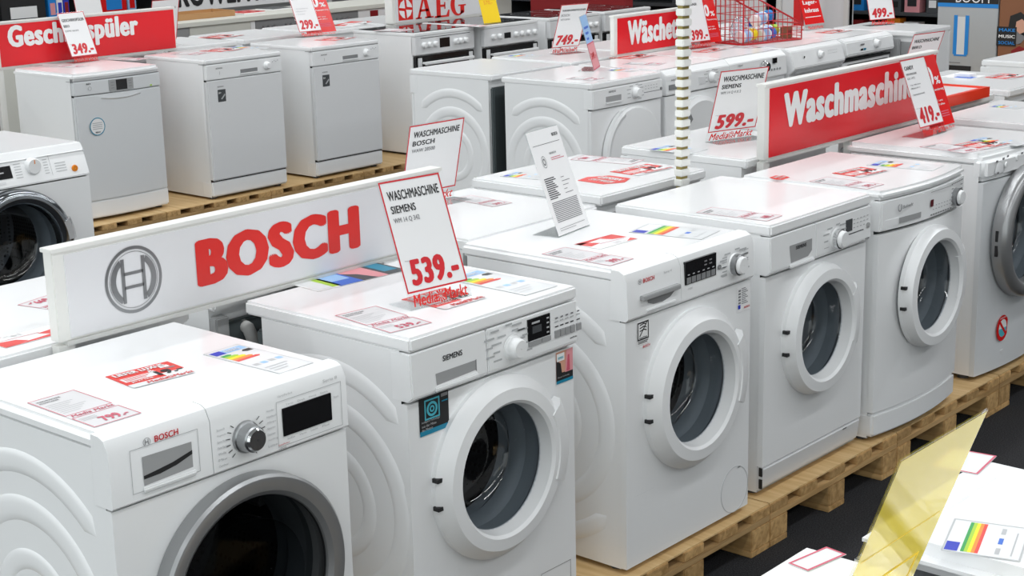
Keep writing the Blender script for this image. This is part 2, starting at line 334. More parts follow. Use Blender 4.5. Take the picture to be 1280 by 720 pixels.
def roundel(parent, x, z, r, y, m='greyink'):      # ring with a barred H inside, flat print
    mb = MB(); n = 24; O = (x,y-.0008,z)
    for r0, r1 in ((r*.88,r),):
        for i in range(n):
            a, b = 2*PI*i/n, 2*PI*(i+1)/n
            mb.poly(O,XF,ZF,[(r0*math.cos(a),r0*math.sin(a)),(r1*math.cos(a),r1*math.sin(a)),(r1*math.cos(b),r1*math.sin(b)),(r0*math.cos(b),r0*math.sin(b))])
    for sx in (-1,1): mb.rect(O,XF,ZF,min(sx*.3*r,sx*.5*r),-.62*r,max(sx*.3*r,sx*.5*r),.62*r)
    mb.rect(O,XF,ZF,-.3*r,-.1*r,.3*r,.1*r)
    return mb.build('emblem', m, parent, fix=False)
def pr(parent, x, z, wd, ht, y, m, name='print'): return MB().rect((x,y-.0007,z),XF,ZF,0,0,wd,ht).build(name, m, parent, fix=False)

def drawer(t, x0, x1, z0, z1, y, hole, m='plastic', recm='greyplastic', bulge=0, W=.598):
    hx0,hx1,hz0,hz1 = hole
    d = MB().plate(x0,x1,z0,z1,hx0,hx1,hz0,hz1,y,y+.028).bulge(W,bulge,.05).build('detergent_drawer', m, t)
    mb = MB(); yi = y+.026
    mb.add([(hx0,y+.004,hz1),(hx1,y+.004,hz1),(hx1,yi,hz1-.004),(hx0,yi,hz1-.004),(hx0,yi,hz0+.006),(hx1,yi,hz0+.006),(hx0,y+.002,hz0),(hx1,y+.002,hz0)], [(0,1,2,3),(3,2,5,4),(4,5,7,6)])
    mb.bulge(W,bulge,.05).build('handle_recess', recm, d, fix=False)
    return d
def feet_kick(t, W, z1, y, bulge=0, m='plastic'):
    return MB().slab(outline(W,y,.1,bulge),.02,z1).build('kick_plate', m, t, bevel=.008)
def cap_line(t, W, y, z, bulge=0):
    return MB().slab(outline(W-.004,y,.06,bulge),z,z+.003).build('seam','midgrey',t)

def washer_bosch_large(x, y, label):
    t = thing('washing_machine', label, 'washer', (x,y,PZ)); W, D, H = .600,.575,.85
    body(t, W, D, H-.03, ribbed=True); 
    MB().box(0,W,.035,D,H-.036,H).build('lid','lidw',t,bevel=.012,seg=3)
    MB().holeplate(0,W,.018,.703,.3,.447,.205,0,.02).build('front_panel','enamel',t,smooth=40)
    prof = lambda x0,x1: MB().prismx([(-.004,.708),(-.008,.712),(-.006,H-.03),(.006,H-.006),(.02,H+.0),(.045,H+.001),(.05,.708)], x0, x1)
    d = prof(-.0015,.236).build('detergent_drawer','plastic',t,smooth=30)
    MB().frame((0,-.0085,0),XF,ZF,.045,.727,.205,.815,.0012).build('seam','lightink',d,fix=False)
    MB().add([(.072,-.0085,.795),(.188,-.0085,.793),(.188,-.0085,.741),(.072,-.0085,.737)],[(0,1,2,3)]).build('handle_recess','greyplastic',d,fix=False)
    mb = MB(); mb.poly((0,-.009,0),XF,ZF,[(.072,.757),(.1,.760),(.14,.765),(.188,.776),(.188,.768),(.15,.757),(.11,.751),(.072,.750)]); mb.build('handle_gap','blackmat',d,fix=False)
    MB().prismx([(-.009,.737),(-.015,.733),(-.015,.727),(-.009,.722)],.068,.192).build('handle_lip','plastic',d,bevel=.002)
    roundel(d,.086,.8215,.0085,-.0068); ftext('BOSCH','pricered',d,.104,.816,.056,.0125,-.0068,.03)
    p = prof(.238,W+.0015).build('control_panel','plastic',t,smooth=30)
    MB().frame((0,-.0085,0),XF,ZF,.405,.717,.585,.815,.0012).build('seam','lightink',p,fix=False)
    knob(p,.322,.765,-.008,.030,'steel',.032)
    MB().lathe([(.024,-.001),(.021,-.006),(.001,-.006)],.322,.765,28,-.04).build('knob_cap','chrome',p,smooth=35)
    mb = MB()
    for a in (-1.05,-.75,-.45,-.15,.15,.45,.75,PI-.75,PI-.45,PI-.15,PI+.15,PI+.45,PI+.75):
        c, s = math.cos(a), math.sin(a); mb.poly((.322,-.009,.765),XF,ZF,[(.040*c-.0009*s,.040*s+.0009*c),(.040*c+.0009*s,.040*s-.0009*c),(.051*c+.0009*s,.049*s-.0009*c),(.051*c-.0009*s,.049*s+.0009*c)])
    mb.build('dial_print','ink',p,fix=False)['kind'] = 'stuff'
    for i, s in enumerate(('Baumwolle','Pflegeleicht','Extra Kurz','Fein/Seide','Wolle','Mix','Outdoor')): ftext(s,'lightink',p,.25,.795-i*.0125,.02+.002*((i*5)%4),.005,-.0085,0)
    for i, s in enumerate(('Hemden','Handtuch','Allergie','Sportiv','Daunen','AutoProg','Leise')): ftext(s,'lightink',p,.378,.800-i*.0125,.02+.002*((i*3)%4),.005,-.0085,0)
    MB().box(.420,.555,-.0105,-.006,.737,.797).build('display','black',p,bevel=.001)
    for i in range(4): ftext(('Temp','Dreh','Fertig','Extra')[i],'lightink',p,.43+i*.032,.801,.02,.0045,-.0085,0)
    for i in range(4): ftext(('Info','Vario','Leicht','Plus')[i],'lightink',p,.43+i*.032,.728,.02,.0045,-.0085,0)
    ftext('Start','lightink',p,.562,.782,.014,.005,-.0085,0); ftext('Serie 8','lightink',p,.535,.823,.04,.007,-.0075,.0); ftext('VarioPerfect','lightink',p,.41,.823,.04,.005,-.0075,0); ftext('SpeedPerfect','pricered',p,.405,.7195,.03,.004,-.0085,0)
    ftext('i-DOS','greyink',p,.405,.712,.02,.004,-.0085,0)
    door(t,.307,.447,.240,.196,-.006,'ringgrey','darkglass','flat',False)
    return t
def lid_flat(t, W, D, H, y=-.016, th=.034): return MB().box(0,W,y,D,H-th,H).build('lid','lidw',t,bevel=.006,seg=2)
def washer_siemens(x, y, label, kind=0):
    t = thing('washing_machine', label, 'washer', (x,y,PZ)); W, D, H = .598,.545,.85
    body(t, W, D-.0, H-.034, ribbed=(kind == 0), shortback=.05, backm='backpanel'); lid_flat(t,W,D+.01,H)
    z0 = .016 if kind == 0 else .10
    f = MB().holeplate(0,W,z0,.69,.296 if kind == 0 else .298,.458 if kind == 0 else .472,.19,0,.02).build('front_panel','enamel',t,smooth=40)
    zb = .696
    sec = [(-.003,zb),(-.018,zb+.012),(-.014,H-.037),(.05,H-.037),(.05,zb)]
    d = MB().prismx(sec,.001,.257).build('detergent_drawer','plastic',t,bevel=.003)
    p = MB().prismx(sec,.259,W-.001).build('control_panel','plastic',t,bevel=.003)
    yp = -.0168
    if kind == 0:
        ftext('SIEMENS','ink',d,.104,.773,.066,.0135,yp+.001,.03)
        MB().add([(.078,yp-.0006,.750),(.212,yp-.0006,.750),(.212,yp-.001,.726),(.080,yp-.001,.722)],[(0,3,2,1)]).build('handle_recess','greyplastic',d,fix=False)
        MB().add([(.212,yp-.0007,.750),(.2165,yp-.0007,.752),(.2165,yp-.0011,.722),(.212,yp-.0011,.726)],[(0,3,2,1)]).build('recess_edge','midgrey',d,fix=False)
        MB().prismx([(yp,.722),(yp-.008,.718),(yp-.008,.709),(yp,.706)],.074,.218).build('handle_lip','plastic',d,bevel=.002)
        knob(p,.345,.750,yp,.027,'plastic',.03)
        MB().box(.404,.488,yp-.001,yp+.004,.749,.804).build('display','black',p)
        for i in range(4): pr(p,.474,.756+i*.012,.009,.004,yp-.0008,'lightink')
        pr(p,.418,.79,.03,.005,yp-.0008,'lightink'); pr(p,.42,.766,.035,.018,yp-.0008,'darkgrey','lcd')
        mb = MB()
        for a,b in ((.405,.452),(.455,.488)): mb.box(a,b,yp-.003,yp+.002,.735,.747)
        mb.build('button','greyplastic',p)
        for i,a in enumerate((.505,.525,.545,.565,.590)):
            MB().box(a,a+.018,yp-.004,yp+.002,.735,.754).build('button','greyplastic',p,bevel=.001)
            pr(p,a+.002,.762,.013,.003,yp,'ink'); pr(p,a+.001,.775,.014,.003,yp,'lightink'); pr(p,a+.004,.783,.010,.004,yp,'greyink')
        ftext('aquaStop','greyink',p,.50,.712,.03,.005,yp,0); ftext('speedPerfect','ink',p,.565,.718,.028,.006,yp,.01)
        s = MB().rect((.036,-.0012,.612),XF,ZF,0,0,.098,.084).build('sticker','blackmat',f,fix=False)
        pr(s,.036,.605,.098,.012,-.0016,'teal')
        mb = MB(); O = (.078,-.0022,.664)
        for i in range(20):
            a,b = 2*PI*i/20,2*PI*(i+1)/20
            for r0,r1 in ((.012,.018),(.004,.008)): mb.poly(O,XF,ZF,[(r0*math.cos(a),r0*math.sin(a)),(r1*math.cos(a),r1*math.sin(a)),(r1*math.cos(b),r1*math.sin(b)),(r0*math.cos(b),r0*math.sin(b))])
        mb.frame(O,XF,ZF,-.025,-.024,.025,.025,.004); mb.build('print','cyan',s,fix=False)
        pr(s,.11,.672,.02,.003,-.0018,'teal'); pr(s,.108,.684,.022,.008,-.0018,'greyink')
        for i,q in enumerate(('Intelligente Technologie','aus der Mitte','des Motors')): ftext(q,'lightink',s,.042,.634-i*.009,.06-.012*i,.006,-.0016,0)
        s = MB().rect((.528,-.0012,.612),XF,ZF,0,0,.066,.076).build('sticker','skin',f,fix=False)
        mb = MB(); mb.poly((.528,-.0018,.612),XF,ZF,[(0,.0),(0,.055),(.018,.045),(.022,.02),(.066,.018),(.066,0)]); mb.build('print','blackmat',s,fix=False)
        mb = MB(); mb.poly((.528,-.0020,.612),XF,ZF,[(.034,.018),(.040,.076),(.066,.076),(.066,.018)]); mb.build('print','pinkskin',s,fix=False)
        mb = MB(); mb.poly((.528,-.0023,.612),XF,ZF,[(.040,.02),(.046,.062),(.052,.062),(.054,.02)]); mb.build('print','pink',s,fix=False)
        pr(s,.528,.605,.066,.008,-.0016,'teal'); pr(s,.529,.664,.03,.02,-.0024,'white'); ftext('SIEMENS','cyan',s,.532,.67,.022,.006,-.0036,.01)
        ftext('Beste Leistung','lightink',s,.532,.619,.045,.005,-.0026,0)
        MB().frame((0,-.0012,0),XF,ZF,.455,.03,.575,.115,.0015).build('seam','midgrey',f,fix=False)
        door(t,.296,.458,.230,.160,-.002)
    else:
        MB().add([(.105,yp-.0006,.771),(.232,yp-.0006,.771),(.232,yp-.001,.735),(.21,yp-.001,.720),(.112,yp-.001,.717)],[(0,1,2,3,4)]).build('handle_recess','greyplastic',d,fix=False)
        MB().prismx([(yp,.715),(yp-.009,.711),(yp-.009,.703),(yp,.700)],.104,.238).build('handle_lip','plastic',d,bevel=.002)
        ftext('SIEMENS','ink',d,.138,.754,.06,.011,yp-.001,.025)
        knob(p,.375,.745,yp,.029,'plastic',.034); MB().lathe([(.031,0),(.031,-.02),(.026,-.022)],.375,.745,28,yp).build('knob_ring','chrome',p,smooth=35)
        MB().box(.438,.475,yp-.0012,yp+.004,.752,.79).build('display','darkgrey',p)
        pr(p,.438,.741,.11,.003,yp,'ink'); MB().lathe([(.0085,0),(.0085,-.004),(.001,-.005)],.575,.752,16,yp).build('button','greyplastic',p,smooth=40)
        for i in range(5):
            for k in range(3): L.append((.482+i*.021,.757+k*.013,.011,.003))
        ftext('varioPerfect','greyink',p,.52,.704,.03,.005,yp,0); ftext('iQ300','ink',p,.56,.706,.025,.006,yp,.01)
        k = MB().prismx([(-.002,.094),(.002,.1),(.06,.1),(.06,.018),(.02,.018),(.006,.03)],.004,W-.004).build('kick_plate','panelgrey',t,bevel=.004)
        pr(k,.48,.086,.025,.005,-.0022,'midgrey')
        mb = MB(); mb.box(.0005,.004,.001,.012,.03,.06); mb.box(.0005,.004,.001,.012,.07,.096); mb.build('gap','blackmat',t)
        door(t,.298,.472,.207,.150,-.002)
    flush_ticks(p, yp)
    return t
def washer_bosch(x, y, label, detail=True, mats=None):
    t = thing('washing_machine', label, 'washer', (x,y,PZ)); W, D, H = .598,.582,.85
    body(t, W, D, H-.03, ribbed=True)
    MB().box(0,W,.035,D,H-.034,H).build('lid','lidw',t,bevel=.009,seg=3)
    f = MB().holeplate(0,W,.018,.712,.302,.461,.19,0,.02).build('front_panel','enamel',t,smooth=40)
    sec = [(-.002,.716),(-.010,.724),(-.005,H-.03),(.004,H-.008),(.02,H),(.045,H+.001),(.05,.716)]
    d = MB().prismx(sec,-.0015,.238).build('detergent_drawer','plastic',t,smooth=30); p = MB().prismx(sec,.24,W+.0015).build('control_panel','plastic',t,smooth=30); yp = -.0095
    MB().box(.053,.222,yp-.012,yp+.004,.764,.777).build('handle_recess','greyplastic',d,bevel=.002)
    mb = MB(); mb.poly((0,yp-.001,0),XF,ZF,[(.08,.764),(.085,.752),(.11,.744),(.15,.742),(.185,.748),(.205,.760),(.207,.764)]); mb.build('handle_gap','midgrey',d,fix=False)
    MB().prismx([(yp+.002,.737),(yp-.004,.734),(yp-.004,.729),(yp+.002,.726)],.078,.21).build('handle_lip','plastic',d,bevel=.0015)
    MB().box(.256,.404,yp-.001,yp+.006,.764,.828).build('display','black',p)
    for i in range(6): MB().box(.262+i*.0235,.281+i*.0235,yp-.0022,yp+.001,.766,.783).build('button','midgrey',p)
    for i in range(4): pr(p,.345+(i%2)*.024,.802+(i//2)*.01,.013,.004,yp-.001,'greyink')
    for i in range(6): pr(p,.266+i*.0235,.789,.01,.003,yp-.001,'lightink')
    MB().lathe([(.007,0),(.007,-.003),(.001,-.003)],.42,.783,16,yp).build('button','midgrey',p,smooth=40)
    knob(p,.498,.776,yp+.002,.028,'plastic',.034); MB().lathe([(.031,0),(.030,-.02),(.027,-.022)],.498,.776,28,yp).build('knob_ring','steel',p,smooth=35)
    for i in range(5): L.append((.435,.75+i*.013,.024,.003)); L.append((.545,.755+i*.013,.022,.003))
    flush_ticks(p, yp)
    if detail:
        roundel(d,.054,.815,.0075,yp+.003); ftext('BOSCH','pricered',d,.068,.809,.05,.0115,yp+.003,.03); ftext('Serie 4','lightink',d,.16,.815,.036,.007,yp+.003,0)
        ftext('1400','lightink',p,.27,.748,.02,.006,yp,0)
        s = MB().rect((.048,-.0012,.640),XF,ZF,0,0,.054,.064).build('sticker','white',f,fix=False)
        MB().frame((.048,-.0016,.64),XF,ZF,.002,.012,.052,.062,.004).build('print','ink',s,fix=False)
        mb = MB(); mb.poly((.048,-.0018,.64),XF,ZF,[(.01,.024),(.013,.022),(.046,.058),(.042,.058)])
        for i in range(3): mb.poly((.048,-.0018,.64),XF,ZF,[(.012,.036+i*.008),(.03,.039+i*.008),(.042,.035+i*.008),(.042,.038+i*.008),(.03,.042+i*.008),(.012,.039+i*.008)])
        mb.build('print','ink',s,fix=False); ftext('AquaStop','ink',s,.056,.656,.035,.006,-.0016,.01); pr(s,.052,.648,.045,.002,-.0016,'ink'); pr(s,.052,.644,.04,.002,-.0016,'ink')
        ftext('BOSCH','pricered',s,.075,.629,.03,.007,-.0008,.02)
        s = MB().rect((.526,-.0012,.625),XF,ZF,0,0,.068,.075).build('sticker','paper',f,fix=False)
        mb = MB()
        for i in range(9): mb.rect((.526,-.0017,.625),XF,ZF,.022,.022+i*.0055,.055-.006*(i%3),.0245+i*.0055)
        for i in range(5): mb.rect((.526,-.0017,.625),XF,ZF,.006,.024+i*.009,.018,.030+i*.009)
        mb.build('print','greyink',s,fix=False); pr(s,.53,.635,.012,.012,-.0018,'navy'); ftext('BOSCH','pricered',s,.562,.632,.028,.006,-.0016,.02)
        MB().lathe([(.071,0),(.071,-.001),(.0695,-.001),(.0695,0)],.526,.088,48,0).build('filter_flap','lightink',f)
        pr(f,.54,.15,.014,.004,-.001,'midgrey')
        mb = MB(); mb.rect((.035,-.0007,.218),XF,ZF,0,0,.09,.0015); mb.build('crease','panelgrey',f,fix=False)
    door(t,.302,.461,.228,.157,-.002)
    return t
def washer_bauknecht(x, y, label):
    t = thing('washing_machine', label, 'washer', (x,y,PZ)); W, D, H, B = .598,.47,.85,.03
    body(t, W, D+.06, H-.03)
    MB().slab(outline(W,-.004,D+.06,B),H-.03,H).build('lid','lidw',t,bevel=.011,seg=3)
    MB().slab(outline(W,-.002,.06,B),.718,H-.033).build('control_panel_shell','plastic',t,bevel=.003)
    p = t.children[-1]; p.name = 'control_panel'
    f = MB().holeplate(0,W,.105,.708,.301,.485,.175,0,.02).bulge(W,B).build('front_panel','enamel',t,smooth=40)
    feet_kick(t,W,.1,.0,B,'plastic')
    yb = lambda xx: -.004-B*(1-(2*xx/W-1)**2)
    d = MB().plate(.01,.245,.724,.81,.095,.222,.73,.753,-.004,.0).bulge(W,B).build('detergent_drawer','plastic',t)
    mb = MB()
    n = 6
    for i in range(n):
        a, b = .095+.127*i/n, .095+.127*(i+1)/n
        mb.add([(a,yb(a)-.0015,.752),(b,yb(b)-.0015,.752),(b,yb(b)-.0015,.734),(a,yb(a)-.0015,.734)],[(0,1,2,3)])
    mb.build('handle_recess','greyplastic',d,fix=False)
    ftext('Bauknecht','greyink',d,.10,.782,.07,.011,yb(.12)-.006,.01,.3); MB().lathe([(.013,0),(.013,-.001),(.0105,-.001),(.0105,0)],.094,.786,20,yb(.094)-.003,2.0,7.2).build('emblem','greyink',d)
    q = yb(.35)-.002; pr(p,.285,.757,.02,.024,q,'maroon','display'); pr(p,.285,.806,.16,.0015,q,'midgrey')
    for i in range(7):
        for k in range(2): pr(p,.30+i*.02,.745+k*.012,.01,.003,q-.0002,'lightink')
    for i in range(9): pr(p,.285+i*.0175,.727,.014,.005,q,'midgrey')
    mb = MB()
    for i in range(5):
        for xx in (.443,.54): mb.rect((xx,yb(xx+.02 if xx > .5 else xx)-.0008-(.004 if xx < .5 else .005),.735+i*.014),XF,ZF,0,0,.016,.003)
    for i in range(8): mb.rect((.445+i*.015,yb(.445+i*.015)-.0035,.806),XF,ZF,0,0,.008,.004)
    mb.build('scale_print','greyink',p,fix=False)['kind'] = 'stuff'
    knob(p,.497,.757,yb(.497)+.002,.027,'plastic',.03,ticks=False); MB().lathe([(.031,0),(.031,-.018),(.026,-.02)],.497,.757,28,yb(.497)+.002).build('knob_ring','steel',p,smooth=35)
    door(t,.301,.485,.208,.155,-B-.002)
    return t
def washer_candy(x, y, label):
    t = thing('washing_machine', label, 'washer', (x,y,PZ)); W, D, H, B = .600,.56,.85,.025
    body(t, W, D, H-.04, z0=.02)
    MB().slab(outline(W,.02,D,B),H-.05,H).build('lid','lidw',t,bevel=.018,seg=4)
    p = MB().slab(outline(W,-.002,.06,B),.75,H-.012).build('control_panel','plastic',t,bevel=.02,seg=3)
    f = MB().holeplate(0,W,.02,.747,.295,.53,.215,0,.02).bulge(W,B).build('front_panel','silverwhite',t,smooth=40)
    for i in range(4): MB().lathe([(.011,0),(.010,-.004),(.001,-.005)],.13+.09*i,.80+.012*(i%2),16,-.024).build('button','plastic',p,smooth=40)
    for i, (xx,zz) in enumerate(((.06,.815),(.09,.822),(.15,.822),(.05,.775),(.17,.80),(.25,.82))): pr(p,xx,zz,.018,.008,-.016-.01*(i%2),'greyink')
    MB().lathe([(.04,.0),(.03,-.006),(.001,-.007)],.10,.775,24,-.014,0,PI).build('drawer_pull','panelgrey',p,smooth=40)
    d = door(t,.295,.53,.25,.19,-B-.002,'ringgrey','doorglass','round',False)
    for dz in (.02,-.035): MB().box(.295-.25-.0015,.295-.25+.004,-.046,-.036,.53+dz-.02,.53+dz+.02).build('hinge_slot','blackmat',d)
    s = MB().lathe([(.05,0),(.05,-.0008),(.001,-.0008)],.18,.172,32,-.0222).build('sticker','cardred',f)
    mb = MB(); O = (.18,-.0236,.172); mb.poly(O,XF,ZF,[(.034*math.cos(2*PI*i/24),.034*math.sin(2*PI*i/24)) for i in range(24)]); mb.build('print','white',s,fix=False)
    mb = MB(); mb.poly((.18,-.0240,.172),XF,ZF,[(.033*math.cos(a),.033*math.sin(a)) for a in [PI+.0+PI*i/12 for i in range(13)]]); mb.build('print','cyan',s,fix=False)
    mb = MB(); mb.poly((.18,-.0244,.172),XF,ZF,[(-.03,.022),(-.022,.03),(.03,-.022),(.022,-.03)]); mb.build('print','cardred',s,fix=False)
    ftext('AQUA PLUS','white',s,.155,.209,.05,.006,-.0232,.02)
    MB().lathe([(.035,0),(.02,-.004),(.001,-.004)],.20,.085,20,-.018,PI,2*PI).build('flap_pull','panelgrey',f,smooth=40)
    return t
def washer_miele(x, y, label):
    t = thing('washing_machine', label, 'washer', (x,y,PZ)); W, D, H = .598,.60,.85
    body(t, W, D, H-.03); MB().box(0,W,.05,D,H-.03,H+.002).build('lid','lidw',t,bevel=.008)
    MB().holeplate(0,W,.018,.715,.235,.475,.2,0,.02).build('front_panel','enamel',t,smooth=40)
    p = MB().prismx([(-.002,.72),(-.006,.724),(.03,H-.02),(.045,H),(.1,H+.001),(.1,.72)],-.0015,W+.0015).build('control_panel','plastic',t,bevel=.003)
    # the fascia is tilted: X along x, Y up the slope
    Y = Vector((0,.036,.106)).normalized(); O = Vector((0,-.0065,.724))-Vector((0,.106,-.036)).normalized()*.001
    def q(x0,y0,x1,y1,m,name='print',o=.0): return MB().rect(O-Vector((0,o,0)),XF,Y,x0,y0,x1,y1).build(name,m,p,fix=False)
    q(.0,.035,.255,.085,'black','display',.0005); q(.005,.058,.22,.063,'lightink','print',.001)
    for i in range(6): q(.27,.03+i*.011,.30,.033+i*.011,'lightink'); q(.40,.03+i*.011,.42,.033+i*.011,'lightink')
    for i in range(4): q(.45,.03+i*.011,.50,.033+i*.011,'lightink')
    q(.43,.02,.431,.1,'greyink'); q(.1,.015,.14,.025,'panelgrey'); q(.18,.015,.22,.025,'panelgrey')
    kx, kz = .35,.79
    k = MB().lathe([(.034,.004),(.032,-.02),(.028,-.026),(.001,-.026)],kx,kz,28,.02).build('knob','plastic',p,smooth=35); pr(k,kx-.002,kz+.01,.004,.016,-.0065,'orange')
    MB().lathe([(.014,0),(.012,-.006),(.001,-.006)],.535,.755,16,.003).build('start_button','orange',p,smooth=35)
    door(t,.235,.475,.24,.18,-.004,'darkchrome','doorglass','round',False)
    d = [c for c in t.children if c.name.startswith('door') and not c.name.startswith('door_')][0]
    MB().lathe([(.246,-.045),(.23,-.06),(.205,-.058),(.205,-.03),(.246,-.03)],.235,.475,12,-.004,.05,.42).build('handle','chrome',d,smooth=30)
    return t
def dryer(x, y, label, kind=0, rz=0):
    t = thing('tumble_dryer', label, 'dryer', (x,y,PZ), rz); W, D, H = .598,.60,.85
    body(t, W, D, H-.03, ribbed=kind == 0, backm='backpanel'); lid = MB().box(0,W,-.006 if kind == 0 else .03,D,H-.032,H).build('lid','lidw',t,bevel=.006)
    f = MB().box(0,W,0,.02,.018,.71).build('front_panel','enamel',t,bevel=.003)
    if kind == 0:
        p = MB().box(.001,W-.001,-.012,.05,.716,H-.035).build('control_panel','plastic',t,bevel=.004); yp = -.012
        ftext('SIEMENS','greyink',p,.13,.79,.06,.01,yp,.02); MB().box(.108,.235,yp-.001,yp+.001,.744,.773).build('handle_recess','greyplastic',p); MB().box(.104,.24,yp-.008,yp,.735,.744).build('handle_lip','plastic',p,bevel=.002)
        knob(p,.357,.768,yp,.027); pr(p,.43,.757,.14,.003,yp,'greyink'); MB().lathe([(.008,0),(.008,-.004),(.001,-.005)],.58,.765,12,yp).build('button','midgrey',p)
        for i in range(5): L.append((.44+i*.024,.775,.014,.003)); L.append((.44+i*.024,.79,.012,.003))
        flush_ticks(p,yp)
        d = MB().lathe([(.245,.002),(.245,-.016),(.235,-.024),(.19,-.03),(.001,-.033)],.34,.455,64,0).build('door','plastic',t,smooth=28)
        MB().lathe([(.255,-.004),(.255,-.03),(.24,-.038),(.222,-.034),(.222,-.004)],.34,.455,24,0,2.0,4.0).build('handle','plastic',d,smooth=30)
    elif kind == 1:
        p = MB().prismx([(-.002,.716),(-.008,.72),(-.004,H-.03),(.03,H),(.05,H),(.05,.716)],-.0015,W+.0015).build('control_panel','plastic',t,bevel=.003); yp = -.0085
        MB().box(.02,.13,yp-.003,yp+.003,.745,.772).build('handle_recess','midgrey',p); ftext('AEG','greyink',p,.04,.79,.05,.01,yp+.003,.02); knob(p,.42,.775,yp,.026,'plastic'); MB().box(.30,.36,yp-.002,yp+.002,.745,.785).build('display','panelgrey',p); flush_ticks(p,yp)
        d = MB().lathe([(.245,.002),(.245,-.02),(.22,-.035),(.17,-.03),(.001,-.02)],.30,.44,64,0).build('door','plastic',t,smooth=28)
        MB().lathe([(.20,-.032),(.20,-.038),(.16,-.036),(.16,-.03)],.30,.44,20,0,2.2,4.1).build('handle','midgrey',d,smooth=30)
    elif kind == 2:
        p = MB().prismx([(-.002,.70),(-.016,.71),(-.006,H-.03),(.03,H),(.05,H),(.05,.70)],-.0015,W+.0015).build('control_panel','plastic',t,bevel=.003); yp = -.014
        MB().box(.06,.20,yp-.003,yp+.003,.75,.775).build('handle_recess','midgrey',p); ftext('Haier','greyink',p,.08,.80,.05,.012,-.012,.02); knob(p,.35,.775,yp,.03,'chrome',.03,ticks=False); MB().box(.445,.485,yp-.003,yp+.004,.785,.815).build('display','black',p)
        for i in range(4): MB().lathe([(.007,0),(.007,-.004),(.001,-.005)],.43+i*.03,.75,10,yp).build('button','greyplastic',p)
        d = MB().prism([(.1,.15),(.5,.15),(.56,.3),(.56,.55),(.45,.66),(.15,.66),(.05,.55),(.05,.3)],-.03,0).build('door','plastic',t,bevel=.012)
    elif kind == 3:
        p = MB().prismx([(-.035,.722),(-.04,.735),(-.01,H-.02),(.03,H),(.05,H),(.05,.69),(.0,.69)],-.0015,W+.0015).build('control_panel','plastic',t,bevel=.004); yp = -.039
        MB().box(.04,.56,-.032,-.004,.70,.719).build('handle_recess','greyplastic',p); knob(p,.31,.79,-.026,.022,'plastic',.026,ticks=False); pr(p,.12,.785,.014,.012,-.03,'ink','emblem')
        for i in range(6):
            for k in range(2): pr(p,.40+i*.02,.785+k*.018,.009,.003,-.0285,'lightink')
        d = MB().box(.05,.548,-.03,0,.2,.67).build('door','plastic',t,bevel=.02)
    else:
        p = MB().prismx([(-.02,.735),(-.036,.75),(-.02,H-.02),(.03,H),(.05,H),(.05,.715)],-.0015,W+.0015).build('control_panel','plastic',t,bevel=.006); yp = -.034
        pr(p,.16,.80,.05,.009,-.031,'greyink','emblem'); pr(p,.16,.768,.03,.012,-.035,'ink'); pr(p,.195,.768,.03,.012,-.035,'teal'); knob(p,.36,.795,-.028,.026,'plastic',.03,ticks=False)
        MB().box(0,W,-.006,.0,.706,.72).build('seam','blackmat',t); d = MB().box(.03,.568,-.02,0,.12,.69).build('door','plastic',t,bevel=.02)
    return t
def rear_unit(x, yb, label, W=.598, D=.585, ymat='backgrey', hose=False, rz=PI, name='washing_machine', H=.85, ribbed=False, lidfit=False):
    # a washer turned away: its front faces +y, its back towards the photographer
    t = thing(name, label, 'washer', (x+W,yb+D,PZ), rz)
    body(t, W, D, H-.03, backm=ymat, ribbed=ribbed); MB().box(0,W,-.008,D,H-.034,H).build('lid','lidw',t,bevel=.006)
    MB().holeplate(0,W,.018,.70,.299,.46,.18,0,.02,40).build('front_panel','enamel',t)
    p = MB().box(.26,W,-.012,.04,.708,H-.036).build('control_panel','plastic',t,bevel=.003); knob(p,.38,.77,-.012); MB().box(.45,.55,-.014,-.01,.75,.79).build('display','black',p); flush_ticks(p,-.012)
    MB().box(0,.256,-.012,.04,.708,H-.036).build('detergent_drawer','plastic',t,bevel=.003)
    door(t,.299,.46,.22,.155,-.002)
    return t
